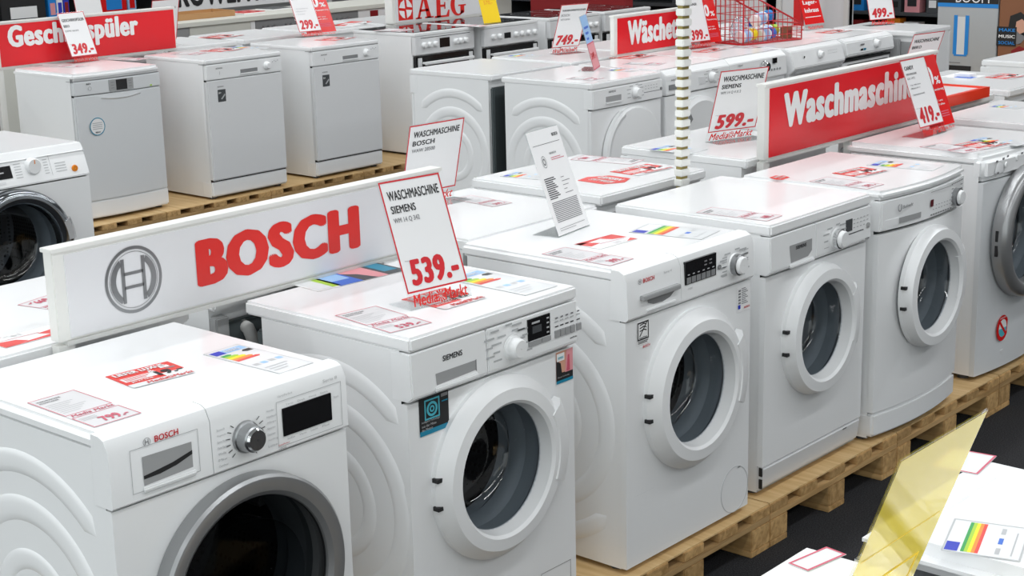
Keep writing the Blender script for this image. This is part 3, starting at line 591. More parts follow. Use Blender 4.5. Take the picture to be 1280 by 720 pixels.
def dishwasher(x, y, label, kind=0):
    t = thing('dishwasher', label, 'dishwasher', (x,y,PZ)); W, D, H = .598,.60,.85; B = .02 if kind else 0
    body(t, W, D, H-.025)
    MB().slab(outline(W,-.004,D,B),H-.026 if not kind else H-.04,H).build('lid','lidw',t,bevel=.006 if not kind else .014,seg=2)
    cap_line(t,W,.001,H-.03 if not kind else H-.044,B)
    MB().slab([(a*.98+.006,b) for a,b in outline(W,.008,.05,B)],.11,.726).build('gap','blackmat',t)
    p = MB().slab([(a*.985+.0045,b) for a,b in outline(W,-.008,.05,B)],.728,H-.031 if not kind else H-.045).build('control_panel','plastic' if not kind else 'silverwhite',t,bevel=.004)
    dr = MB().slab([(a*.985+.0045,b) for a,b in outline(W,-.006,.05,B)],.118,.724).build('door','panelgrey' if not kind else 'silverwhite',t,bevel=.006)
    feet_kick(t,W,.112 if not kind else .12,.004 if not kind else -.004,B,'plastic')
    yp = -.0085-B
    if not kind:
        MB().box(.262,.395,yp-.0015,yp+.002,.748,.771).build('handle_recess','midgrey',p); MB().box(.258,.4,yp-.006,yp,.741,.748).build('handle_lip','plastic',p,bevel=.001)
        knob(p,.47,.775,yp,.022,'plastic',.026,ticks=False); ftext('BOMANN','greyink',p,.075,.79,.05,.009,yp,.02)
        for i in range(4): pr(p,.515+.014*i,.79+.006*(i%2),.006,.006,yp,'lightink')
        pr(p,.1,.755,.003,.02,yp,'lightink')
        s = pr(dr,.079,.592,.06,.074,yp+.002,'darkgrey','sticker'); ftext('A+','white',s,.084,.64,.02,.014,yp+.001,.03)
        mb = MB(); mb.poly((.1,yp-.0001,.6),XF,ZF,[(0,.01),(.008,.006),(.034,.03),(.03,.04)]); mb.build('print','lightink',s,fix=False); ftext('BOMANN','greyink',dr,.08,.68,.045,.008,yp+.002,.02)
    else:
        MB().box(.222,.388,yp-.002,yp+.006,.735,.80).build('display_frame','greyplastic',p); pr(p,.27,.738,.075,.058,yp-.0024,'black','display')
        for i in range(3): pr(p,.235,.75+.016*i,.02,.004,yp-.0024,'midgrey'); pr(p,.355,.75+.016*i,.02,.004,yp-.0024,'midgrey')
        ftext('BEKO','ink',p,.08,.785,.05,.009,yp+.010,.03); pr(p,.51,.735,.014,.008,yp+.008,'lime')
        MB().lathe([(.012,0),(.012,-.001),(.009,-.001),(.009,0)],.1,.763,16,yp+.009).build('emblem','lightink',p)
        for i in range(5): pr(p,.24+i*.03,.728,.012,.002,yp-.001,'lightink')
        mb = MB()
        for i in range(12):
            a,b = -1+i/6,-1+(i+1)/6
            mb.add([(.295+.135*a,yp-.002,.70-.014*(1-a*a)),(.295+.135*b,yp-.002,.70-.014*(1-b*b)),(.295+.135*b,yp-.008,.706-.012*(1-b*b)),(.295+.135*a,yp-.008,.706-.012*(1-a*a))],[(0,1,2,3)])
        mb.build('handle_lip','plastic',dr,fix=False)
        s = MB().lathe([(.05,0),(.05,-.0008),(.001,-.0008)],.128,.545,36,yp+.007).build('sticker','white',dr)
        MB().lathe([(.051,0),(.051,-.0014),(.046,-.0014),(.046,0)],.128,.545,36,yp+.007).build('print','teal',s)
        for i in range(4): pr(s,.095,.53+.011*i,.066,.004,yp+.0062,'lightink')
        ftext('BEKO','ink',s,.112,.508,.032,.009,yp+.0058,.03)
    return t
def cooker(x, y, label, kind=0):
    t = thing('cooker', label, 'cooker', (x,y,PZ)); W, D, H = .598,.60,.85
    MB().box(0,W,.02,D,.015,H-.02).build('body','enamel',t,bevel=.003)
    MB().box(.03,W-.03,.03,D-.03,0,.016).build('plinth','darkgrey',t)
    MB().box(-.003,W+.003,-.012,D,H-.022,H).build('hob_rim','enamel',t,bevel=.004)
    g = MB().box(.03,W-.03,.035,D-.03,H-.003,H+.004).build('hob','ceramic',t)
    for cx, cy, r in ((.17,.17,.09),(.43,.17,.07),(.17,.43,.07),(.43,.43,.09)):
        n = 28; mb = MB().add([(cx+rr*math.cos(2*PI*i/n),cy+rr*math.sin(2*PI*i/n),H+.0045) for rr in (r,r-.003) for i in range(n)],[(i,(i+1)%n,n+(i+1)%n,n+i) for i in range(n)])
        mb.build('cooking_zone','lightink',g,fix=False)
    p = MB().box(.0,W,-.014,.03,.70,H-.024).build('control_panel','panelgrey',t,bevel=.004)
    for xx in ((.08,.135,.19,.4,.45,.5) if kind == 0 else (.09,.16,.34,.41,.48,.55)):
        MB().lathe([(.02,0),(.019,-.02),(.014,-.026),(.001,-.026)],xx,.765,16,-.014).build('knob','plastic',p,smooth=40)
    if kind == 0: MB().box(.24,.34,-.016,-.012,.735,.80).build('display','black',p); pr(p,.05,.812,.5,.004,-.0145,'darkgrey')
    else: MB().box(.215,.285,-.016,-.012,.745,.785).build('display','black',p)
    d = MB().box(.006,W-.006,-.012,.02,.12,.69).build('oven_door','black',t,bevel=.003)
    MB().box(.02,.06,-.0135,-.01,.13,.68).build('door_trim','panelgrey',d); MB().box(W-.06,W-.02,-.0135,-.01,.13,.68).build('door_trim','panelgrey',d)
    mb = MB(); mb.box(.05,W-.05,-.06,-.042,.632,.655); mb.box(.06,.08,-.045,-.01,.636,.651); mb.box(W-.08,W-.06,-.045,-.01,.636,.651); mb.build('handle','plastic',d,bevel=.005)
    MB().box(.004,W-.004,-.006,.02,.02,.112).build('drawer_front','enamel',t,bevel=.003)
    return t

M1 = washer_bosch_large(-1.593,.004,'large white washer with a grey-rimmed black door, nearest in the front row')
M2 = washer_siemens(-.779,.03,'white washer carrying the 539 price card, with a teal sticker on its front')
M3 = washer_bosch(0,0,'white washer with a grey crescent drawer handle, under the white info sheet')
M4 = washer_siemens(.697,.013,'white washer with kick plate and grey drawer pocket, in front of the clip strip',1)
M5 = washer_bauknecht(1.33,-.013,'white washer with a bowed front and red display, between kick-plate washer and red-stickered washer')
M6 = washer_candy(2.145,.012,'pale grey-fronted washer with dark chrome door and round red sticker')
M7 = rear_unit(2.93,-.02,'white washer beyond the red-stickered one, at the right edge'); M7.rotation_euler.z = 0; M7.location = (2.93,.0,PZ)
washer_miele(-.11,3.1,'white washer with chrome-ringed porthole and orange button, at the left edge')
# back-to-back second row, facing away
rear_unit(-1.50,.64,'white washer turned away behind the white sign, lid showing at the left edge',ymat='enamel')
R2 = rear_unit(-.815,.66,'washer turned away behind the white sign, dark back and hose in the gap',ymat='backpanel',hose=True)
MB().tube([(.50,.57,.76),(.50,.592,.755),(.495,.60,.73),(.475,.602,.66),(.46,.60,.58),(.455,.59,.45)],.017,12).build('drain_hose','hose',R2,smooth=60)
MB().box(.555,.597,.56,.59,.70,.80).build('hose_bracket','greyplastic',R2,bevel=.004)
rear_unit(.045,.59,'white washer turned away behind the white info sheet, under the 28500 card',D=.54)
rear_unit(.775,.68,'white washer turned away with red leaflets on its lid, left of the clip strip',D=.56)
rear_unit(1.60,.66,'white washer turned away under the 599 price card',D=.56)
rear_unit(2.36,.70,'white washer turned away behind the long red sign, left half')
rear_unit(3.14,.70,'white washer turned away under the red tray')
rear_unit(3.85,.68,'white washer turned away with a leaflet pad on its lid, at the right edge')
rear_unit(4.95,.74,'white washer turned away, farthest at the right edge')
# dryers
dryer(3.05,2.515,'white tumble dryer with round door, under the leaning blue-and-pink card')
dryer(3.69,2.515,'white tumble dryer with grey handle crescent, behind the clip strip',1)
dryer(4.31,2.53,'white tumble dryer with chrome knob, left below the red wire basket',2)
dryer(4.95,2.53,'white tumble dryer with overhanging fascia, under the red wire basket',3)
dryer(5.585,2.53,'white tumble dryer with black seam under its fascia, right of the basket',4)
dryer(3.64+.03,3.80,'white tumble dryer turned away with ribbed side, left of the round-door dryer',0,PI)
for i, s in enumerate(('under the 749 card','behind the red dryer sign','behind the red wire basket','behind the clearance card')): rear_unit(3.75+.64*i,3.20,'white dryer turned away, '+s,D=.6,name='tumble_dryer')['category'] = 'dryer'
EC = thing('tumble_dryer','white appliance turned sideways with a grey vented back, at the end of the dryers','dryer',(6.735,2.38,PZ),PI/2)
body(EC,.598,.50,.82,z0=.015,backm='backgrey'); MB().box(0,.598,-.01,.5,.816,.85).build('lid','lidw',EC,bevel=.006); MB().box(0,.598,0,.02,.018,.81).build('front_panel','enamel',EC)
pb = MB().box(.10,.5,.494,.515,.62,.80).build('connection_box','greyplastic',EC,bevel=.006); MB().box(.2,.46,.513,.525,.66,.78).build('cover','white',pb,bevel=.01)
mb = MB()
for i in range(5): mb.box(.12,.5,.494,.506,.5+.022*i,.512+.022*i)
mb.build('vent_rib','greyplastic',EC)
# dishwashers and cookers
dishwasher(1.89,5.29,'white dishwasher with rounded front and blue ring sticker, under the 349 card',1)
dishwasher(2.761,5.212,'white dishwasher with square dark sticker, between the rounded one and the 299 one')
dishwasher(3.61,5.212,'white dishwasher with square dark sticker, under the 299 price card')
cooker(4.61,5.28,'white cooker with glass hob, in front of the white red-lettered sign')
cooker(5.27,5.24,'white cooker with glass hob, under the yellow card',1)
cooker(5.98,5.22,'white cooker with glass hob, behind the 749 card',1)
cooker(6.62,5.20,'white cooker with glass hob, left of the red dryer sign',1)
for i, s in enumerate(('left of the red dishwasher sign end','behind the middle dishwasher','behind the 299 card','behind the hob cooker','behind the white sign with red letters')):
    rear_unit(2.42+.66*i,6.02,'white dishwasher turned away, '+s,name='dishwasher',D=.6)['category'] = 'dishwasher'
rear_unit(1.28,6.02,'white appliance turned away, behind the chrome-ringed washer at the left edge',name='dishwasher',D=.6)['category'] = 'dishwasher'
# foreground, turned away from the camera
FA = rear_unit(-1.82,-1.865,'white washer in the near lower right corner, carrying the yellow card',D=.595)
FB = thing('washing_machine','narrow white top-loading washer at the lower right with a rainbow label','washer',(-.70,-1.29,PZ),PI)
body(FB,.42,.6,.80,y0=.005,backm='backgrey'); MB().box(0,.42,.0,.02,.018,.8).build('front_panel','enamel',FB)
l = MB().box(0,.42,0,.6,.80,.85).build('lid','lidw',FB,bevel=.022,seg=4); MB().box(.0,.42,.001,.599,.797,.801).build('seam','darkgrey',FB)
MB().prismx([(.068,.849),(.071,.852),(.077,.852),(.08,.849)],.09,.36).build('lid_ridge','white',l,bevel=.001)
# ------------------------------------------------------------------ signs
def sign(name, label, x0, x1, z0, z1, y, th, face, posts, frame_t=.012, endm='signedge'):
    t = thing(name, label, 'sign', (x0,y,T)); W = x1-x0; a, b = z0-T, z1-T
    MB().box(0,W,0,th,a,b).build('board', endm, t, bevel=.002)
    MB().box(.03,W-.008,-.003,.002,a+.006,b-.012).build('face', face, t)
    MB().box(-.004,W+.004,-.006,th+.004,b-.004,b+.006).build('top_rail', endm, t, bevel=.001)
    MB().box(.02,W,-.004,th,a-.010,a).build('bottom_rail', 'alu', t)
    for px in posts: MB().box(px,px+.04,.002,th-.002,PZ-T,a-.009).build('post','signedge',t)
    return t
def slet(t, x0, s, m, px0, px1, pyb, pyt, y, bold, name='lettering'):
    # lettering between two image columns: left-bottom (px0,pyb), left-top pyt
    a = at(px0,pyb,y=y); b = at(px0,pyt,y=y); c = at(px1,pyb,y=y)
    return text(s, m, t, (a.x-x0,-.0042,a.z-T), XF, ZF, c.x-a.x, b.z-a.z, bold, name=name)
yS = .603
t = sign('brand_sign','long white sign board reading BOSCH in red with a round emblem',-1.292,-.05,1.003,1.212,yS,.034,'signwhite',(0,1.2))
slet(t,-1.292,'BOSCH','logored',246,452,360,300,yS,.085)
c = at(166,349,y=yS); O = (c.x+1.292,-.0044,c.z-T); r = .079; mb = MB(); n = 48
for r0, r1 in ((.905*r,r),(.83*r,.845*r)):
    for i in range(n):
        a, b = 2*PI*i/n, 2*PI*(i+1)/n; mb.poly(O,XF,ZF,[(r0*math.cos(a),r0*math.sin(a)),(r1*math.cos(a),r1*math.sin(a)),(r1*math.cos(b),r1*math.sin(b)),(r0*math.cos(b),r0*math.sin(b))])
mb.build('emblem','steel',t,fix=False)
mb = MB()
for sx in (-1,1):
    arc = [(sx*.80*r*math.cos(a),.80*r*math.sin(a)) for a in [-.95+1.9*i/14 for i in range(15)]]
    inn = [(sx*.34*r,.70*r),(sx*.40*r,.66*r),(sx*.40*r,-.66*r),(sx*.34*r,-.70*r)]
    inner = [(sx*.60*r*math.cos(a)+sx*.02*r,.62*r*math.sin(a)) for a in [-.9+1.8*i/14 for i in range(15)]]
    for i in range(14): mb.poly(O,XF,ZF,[arc[i],arc[i+1],inner[i+1],inner[i]])
    mb.rect(O,XF,ZF,min(sx*.30*r,sx*.42*r),-.66*r,max(sx*.30*r,sx*.42*r),.66*r)
mb.rect(O,XF,ZF,-.34*r,.16*r,.34*r,.25*r); mb.rect(O,XF,ZF,-.34*r,-.25*r,.34*r,-.16*r)
mb.build('emblem','steel',t,fix=False)
yS = .612
t = sign('department_sign','long red sign board reading Waschmaschinen, behind the bowed-front washer',1.635,2.955,.992,1.258,yS,.032,'signred',(.0,.62,1.26))
slet(t,1.635,'Waschmaschinen','white',978,1152,161,117,yS,.075)
yS = 3.135
t = sign('department_sign','red sign board reading Wäschetrockner above the tumble dryers',4.055,5.09,1.006,1.226,yS,.03,'signred',(.0,.98))
slet(t,4.055,'Wäschetrockner','white',784,896,57,26,yS,.07)
yS = 5.93
t = sign('department_sign','red sign board reading Geschirrspüler behind the rounded dishwasher',1.82,3.11,.998,1.258,yS,.03,'signred',(.0,1.24))
slet(t,1.82,'Geschirrspüler','white',11,175,68,32,yS,.065)
t = sign('brand_sign','white sign board with red AEG letters behind the cookers',5.06,6.13,.998,1.30,yS,.08,'signwhite',(.0,1.02))
def P2(px, py): q = at(px,py,y=yS); return (q.x-5.06, q.z-T)
x0, zb = P2(498,26); x1, _ = P2(516,25); q = x1-x0; O = (x0,-.0042,zb)
MB().rect(O,XF,ZF,0,0,q,.19).build('emblem','logored',t,fix=False)
mb = MB(); O = (x0,-.0048,zb); cx_, cz_ = q*.5, .08
for a0 in (0,1,2,3):
    rr = q*.46; a = PI/4+a0*PI/2
    if a0 in (1,3): pts = [(cx_+rr*math.cos(a-.6),cz_+rr*math.sin(a-.6)),(cx_+rr*math.cos(a),cz_+rr*math.sin(a)),(cx_+rr*math.cos(a+.6),cz_+rr*math.sin(a+.6)),(cx_+.1*rr*math.cos(a),cz_+.1*rr*math.sin(a))]
    else: pts = [(cx_+rr*math.cos(a-.68),cz_+rr*math.sin(a-.68)),(cx_+rr*math.cos(a-.3),cz_+rr*math.sin(a-.3)),(cx_+rr*math.cos(a+.3),cz_+rr*math.sin(a+.3)),(cx_+rr*math.cos(a+.68),cz_+rr*math.sin(a+.68)),(cx_+.3*rr*math.cos(a),cz_+.3*rr*math.sin(a))]
    mb.poly(O,XF,ZF,pts)
mb.build('emblem_petal','white',t,fix=False)
hL = .17
for ch, pa, pbx, pyy in (('A',520,541,24),('E',543,561,22.5),('G',563,581.5,20.5)):
    xa, za = P2(pa,pyy); xb, _ = P2(pbx,pyy); w_ = xb-xa; O = (xa,-.0046,za); mb = MB(); k = lambda *p: mb.poly(O,XF,ZF,[(u*w_,v*hL) for u,v in p])
    if ch == 'A':
        k((.06,0),(.2,0),(.52,.95),(.42,1)); k((.64,0),(.90,0),(.60,1),(.42,1)); k((.2,.3),(.75,.3),(.72,.4),(.24,.4)); k((-.04,0),(.32,0),(.32,.06),(-.04,.06)); k((.52,0),(1.04,0),(1.04,.06),(.52,.06))
    elif ch == 'E':
        k((.14,0),(.42,0),(.42,1),(.14,1)); k((0,0),(1,0),(1.04,.3),(.94,.3),(.82,.08),(0,.08)); k((0,.92),(.8,.92),(.88,.72),(.97,.72),(.95,1),(0,1)); k((.42,.45),(.72,.45),(.72,.55),(.42,.55)); k((.68,.35),(.76,.35),(.76,.65),(.68,.65))
    else:
        for i in range(16):
            a, b = .7+i*(4.9)/16, .7+(i+1)*4.9/16
            k((.5+.5*math.cos(a),.5+.5*math.sin(a)),(.5+.5*math.cos(b),.5+.5*math.sin(b)),(.54+.26*math.cos(b),.5+.42*math.sin(b)),(.54+.26*math.cos(a),.5+.42*math.sin(a)))
        k((.66,.05),(.92,.12),(.92,.42),(.66,.42)); k((.52,.42),(1.04,.42),(1.04,.48),(.52,.48)); k((.82,.66),(.92,.66),(.92,.98),(.82,.86))
    mb.build('lettering','logored',t,fix=False)
# ------------------------------------------------------------------ price cards on acrylic stands
def logo(parent, O, X, Y, wd, ht, m='logored', mirror=False):
    X, Y, O = Vector(X), Vector(Y), Vector(O); N = X.cross(Y)*.0003; a = (0,.43,.56) if not mirror else (.57,.41,0)
    text('Media',m,parent,O+X*wd*a[0]+N,X,Y,wd*.43,ht,.025,.25,mirror=mirror); text('Markt',m,parent,O+X*wd*a[2]+N,X,Y,wd*.43,ht,.025,.25,mirror=mirror)
    mb = MB(); c = O+X*wd*.495+Y*ht*.45+N; n = 10
    for i in range(n):
        a0 = 2*PI*i/n; R_ = ht*.55; mb.poly(c,X,Y,[(.25*R_*math.cos(a0),.25*R_*math.sin(a0)),(R_*math.cos(a0+.12),R_*math.sin(a0+.12)),(R_*math.cos(a0+.42),R_*math.sin(a0+.42)),(.25*R_*math.cos(a0+.5),.25*R_*math.sin(a0+.5))])
    mb.build('logo_star',m,parent,fix=False)
def zero_panel(t, X, Y, N, x0, w_, h_, off):
    p = MB().rect(N*off,X,Y,x0,.028,x0+w_,h_).build('discount_sheet','cardred',t,fix=False); q = N*(off+.0006)
    text('0',"white",t,q+X*(x0+w_*.46)+Y*(h_*.62),X,Y,w_*.24,h_*.24,.05); text('%','white',t,q+X*(x0+w_*.72)+Y*(h_*.62),X,Y,w_*.2,h_*.1,.03)
    text('Finanzierung','white',t,q+X*(x0+w_*.52)+Y*(h_*.53),X,Y,w_*.44,h_*.04,.02); text('bei uns',"white",t,q+X*(x0+w_*.5)+Y*(h_*.40),X,Y,w_*.3,h_*.025,.02); text('auf alles','white',t,q+X*(x0+w_*.5)+Y*(h_*.35),X,Y,w_*.34,h_*.025,.02)
    for i in range(3): MB().rect(q,X,Y,x0+w_*.5,h_*(.2+.03*i),x0+w_*.9,h_*(.213+.03*i)).build('print','pink',t,fix=False)
    text('Media Markt','logored',t,N*(off+.0006)+X*(x0+w_*.45)+Y*.012,X,Y,w_*.5,.012,.02,.25)
def card(x, y, rz, lean, w_, h_, label, lines=(), price=None, kind='price', cat='price card', z=T, zero=None, mirror=False):
    t = thing({'info':'information_sheet','yellow':'sign_card','film':'sign_card'}.get(kind,'price_card'), label, cat, (x,y,z+.0012), rz); a = math.radians(lean)
    X = Vector((1,0,0)); Y = Vector((0,math.sin(a),math.cos(a))); N = X.cross(Y); x0 = -w_/2
    sg = 1 if lean > 0 else -1
    mb = MB()
    for o in (-.0012,.0012):
        mb.add([X*u+Y*v+N*o for u,v in ((x0-.003,0),(x0+w_+.003,0),(x0+w_+.003,h_+.003),(x0-.003,h_+.003))],[(0,1,2,3)])
    mb.box(x0-.003,x0+w_+.003,0 if sg > 0 else -.085,.085 if sg > 0 else 0,0,.0022)
    st = mb.build('acrylic_stand','acrylic',t,fix=False)
    lo_ = .040 if kind in ('price','lager') else .004
    pm = {'price':'cardpaper','info':'paper','yellow':'yellowpaper','film':'yellowfilm','lager':'cardred','tint':'paperA'}[kind]
    p = MB().rect(N*.0018,X,Y,x0,lo_,x0+w_,h_).build('paper',pm,t,fix=False)
    q = N*.0024
    def tx(s, m, u, v, ww, hh, bold=.02, shear=0, mir=False): return text(s,m,t,q+X*(x0+u*w_)+Y*(v*h_),X,Y,ww*w_,hh*h_,bold,shear,mirror=mir)
    if kind == 'price':
        MB().frame(q,X,Y,x0,lo_,x0+w_,h_,.0042).build('red_border','pricered',t,fix=False)
        for s, v, ww, hh, m in lines: tx(s,m,.09,v,ww,hh,.035 if m == 'ink' else .02)
        if price: tx(price,'pricered',.12,.175,.80,.205,.065,.1); tx('Mitnahmepreis','greyink',.09,.365,.2,.014,0)
        logo(t,q+X*(x0+.05*w_)+Y*.006,X,Y,w_*.92,.029,mirror=mirror)
    elif kind == 'info':
        MB().rect(q,X,Y,x0+.08*w_,h_*.86,x0+.92*w_,h_*.864).build('print','ink',t,fix=False); tx('BOSCH','ink',.74,.915,.18,.03,.05)
        tx('BOSCH','greyink',.50,.755,.2,.02,.02); mb = MB()
        for i in range(2): mb.rect(q,X,Y,x0+.5*w_,h_*(.70+.018*i),x0+(.9-.1*i)*w_,h_*(.706+.018*i))
        mb.build('print','pink',t,fix=False)
        mb = MB(); c = q+X*(x0+.27*w_)+Y*(h_*.70)
        for i in range(16):
            a0,b0 = 2*PI*i/16,2*PI*(i+1)/16
            for r0,r1 in ((.006,.011),(.016,.018)): mb.poly(c,X,Y,[(r0*.7*math.cos(a0),r0*math.sin(a0)),(r1*.7*math.cos(a0),r1*math.sin(a0)),(r1*.7*math.cos(b0),r1*math.sin(b0)),(r0*.7*math.cos(b0),r0*math.sin(b0))])
        mb.build('print','greyink',t,fix=False); mb = MB(); mb2 = MB()
        for i in range(11):
            mb.rect(q,X,Y,x0+.10*w_,h_*(.35+.019*i),x0+(.34+.1*((i*7)%4)/3)*w_,h_*(.359+.019*i))
            if i%2: mb2.rect(q,X,Y,x0+.60*w_,h_*(.35+.019*i),x0+(.70+.15*((i*5)%3)/2)*w_,h_*(.356+.019*i))
        for i in range(12): mb2.rect(q,X,Y,x0+.10*w_,h_*(.13+.0165*i),x0+.90*w_,h_*(.138+.0165*i))
        mb2.rect(q,X,Y,x0+.1*w_,h_*.07,x0+.9*w_,h_*.074); mb2.rect(q,X,Y,x0+.1*w_,h_*.05,x0+.6*w_,h_*.054)
        tag(mb.build('print','ink',t,fix=False),kind='stuff'); tag(mb2.build('print','greyink',t,fix=False),kind='stuff')
    elif kind == 'yellow': tx('570,-','orange',.25,.62,.5,.14,0)
    elif kind == 'film':
        MB().frame(q,X,Y,x0+.1*w_,h_*.03,x0+.9*w_,h_*.25,.004).build('print','yellowpaper',t,fix=False)
        MB().rect(q,X,Y,x0+.04*w_,h_*.46,x0+.96*w_,h_*.465).build('fold_line','yellowpaper',t,fix=False)
    elif kind == 'tint':
        MB().rect(q,X,Y,x0,h_*.5,x0+w_,h_).build('print','lightblue',t,fix=False); MB().rect(q,X,Y,x0,lo_,x0+w_,h_*.5).build('print','pinkskin',t,fix=False); MB().frame(q*1.3,X,Y,x0,lo_,x0+w_,h_*.5,.006).build('red_border','pink',t,fix=False)
        for i in range(3): MB().rect(q*1.3,X,Y,x0+.2*w_,h_*(.56+.1*i),x0+(.5+.15*i)*w_,h_*(.6+.1*i)).build('print','blue',t,fix=False)
        text('349.-','pricered',t,q*1.3+X*(x0+.15*w_)+Y*h_*.2,X,Y,.7*w_,.12*h_,.05)
    elif kind == 'lager':
        tx('Lager-','white',.14,.70,.72,.15,.05); tx('kehraus','white',.14,.50,.72,.13,.05); MB().rect(q,X,Y,x0+.1*w_,h_*.36,x0+.9*w_,h_*.38).build('print','white',t,fix=False); logo(t,q+X*(x0+.1*w_)+Y*.006,X,Y,w_*.8,.022)
    if zero: zero_panel(t,X,Y,N,x0+zero[0],zero[1],h_*zero[2],-.006)
    return t
TL = lambda a,b,c: ((a,.845,.84,.075,'ink'),(b,.745,.40,.06,'ink'),(c,.665,.42,.045,'greyink'))
card(-.511,.168,-.12,21,.187,.315,'price card with red 539.- on the washer with the teal sticker',TL('WASCHMASCHINE','SIEMENS','WM 14 Q 342'),'539.-')
card(.372,1.07,-.05,-13,.235,.272,'price card for model WAW 28500, seen behind the 539 card',TL('WASCHMASCHINE','BOSCH','WAW 28500'),None)
card(.303,.412,.16,20,.178,.31,'white information sheet with a small washer drawing, leaning on the third washer',kind='info',cat='info sheet')
card(1.955,.97,-.28,-17,.24,.292,'price card with red 599.- left of the long red sign',TL('WASCHMASCHINE','SIEMENS','WM 14 Q 4 X 2'),'599.-',z=T)
card(2.455,.36,0,21,.20,.31,'price card with red 419.- and red zero percent sheet before the long red sign',(('CANDY',.865,.36,.05,'ink'),('WASCHMASCHINE',.80,.42,.025,'greyink'),('GO 1472',.745,.3,.025,'greyink'),('- 7 kg, 1400 U/min',.66,.45,.02,'greyink'),('- Effizienz A+++',.62,.4,.02,'greyink'),('- Startzeitvorwahl',.54,.5,.02,'greyink')),'419.-',zero=(.09,.21,1.0))
card(2.33,5.78,.05,23,.19,.315,'price card with red 349.- before the red dishwasher sign',(('GESCHIRRSPÜLER',.82,.84,.07,'ink'),('BEKO',.71,.22,.05,'ink'),('DFN 6634',.62,.5,.035,'greyink')),'349.-')
card(4.10,5.74,-.15,27,.18,.33,'price card with red 299.- and red zero percent sheet on the right dishwasher',(('GESCHIRRSPÜLER',.9,.8,.04,'greyink'),('BOMANN GSP 772',.83,.5,.03,'greyink'),('- 12 Gedecke',.62,.6,.025,'lightink'),('- Effizienz A+',.56,.5,.025,'lightink'),('- Leise',.5,.4,.025,'lightink')),'299.-',zero=(.06,.24,1.04))
card(4.12,3.56,-.25,-22,.20,.315,'price card with red 749.- and a mirrored wordmark, behind the dryers',(('WÄRMEPUMPENTROCKNER',.86,.84,.045,'ink'),('BOSCH',.76,.3,.045,'greyink'),('WTY 87701',.68,.34,.035,'greyink')),'749.-',mirror=True)
card(3.555,2.87,.50,15,.20,.295,'card seen nearly edge-on, blue above and pink below, on the round-door dryer',kind='tint')
card(4.72,2.99,-.1,16,.19,.30,'price card half hidden by the clip strip, with red zero percent sheet',(('TROCKNER',.86,.6,.05,'ink'),),'399.-',zero=(.10,.20,1.0))
card(6.06,3.0,-.1,19,.21,.235,'red clearance card reading Lagerkehraus, right of the red wire basket',kind='lager')
card(6.52,2.76,-.35,15,.22,.31,'price card with red 499.- on the sideways appliance',(('TROCKNER',.85,.6,.05,'ink'),),'499.-')
card(3.62,1.07,-.16,-20,.235,.29,'price card for a washer standing behind the right end of the long red sign',(('WASCHMASCHINE',.84,.80,.06,'ink'),('BEKO',.74,.3,.05,'ink')),'449.-')
card(5.455,5.31,-.12,18,.165,.22,'blank yellow card with faint handwriting, on the second cooker',kind='yellow',cat='sign card')
card(-1.38,-1.45,0,-20,.24,.302,'large translucent yellow card in the lower right foreground',kind='film',cat='sign card')
card(3.20,6.2,-.05,-14,.21,.31,'white red-framed card standing behind the right end of the dishwasher sign',(('EINBAUGERÄTE',.80,.8,.05,'ink'),),'649.-')
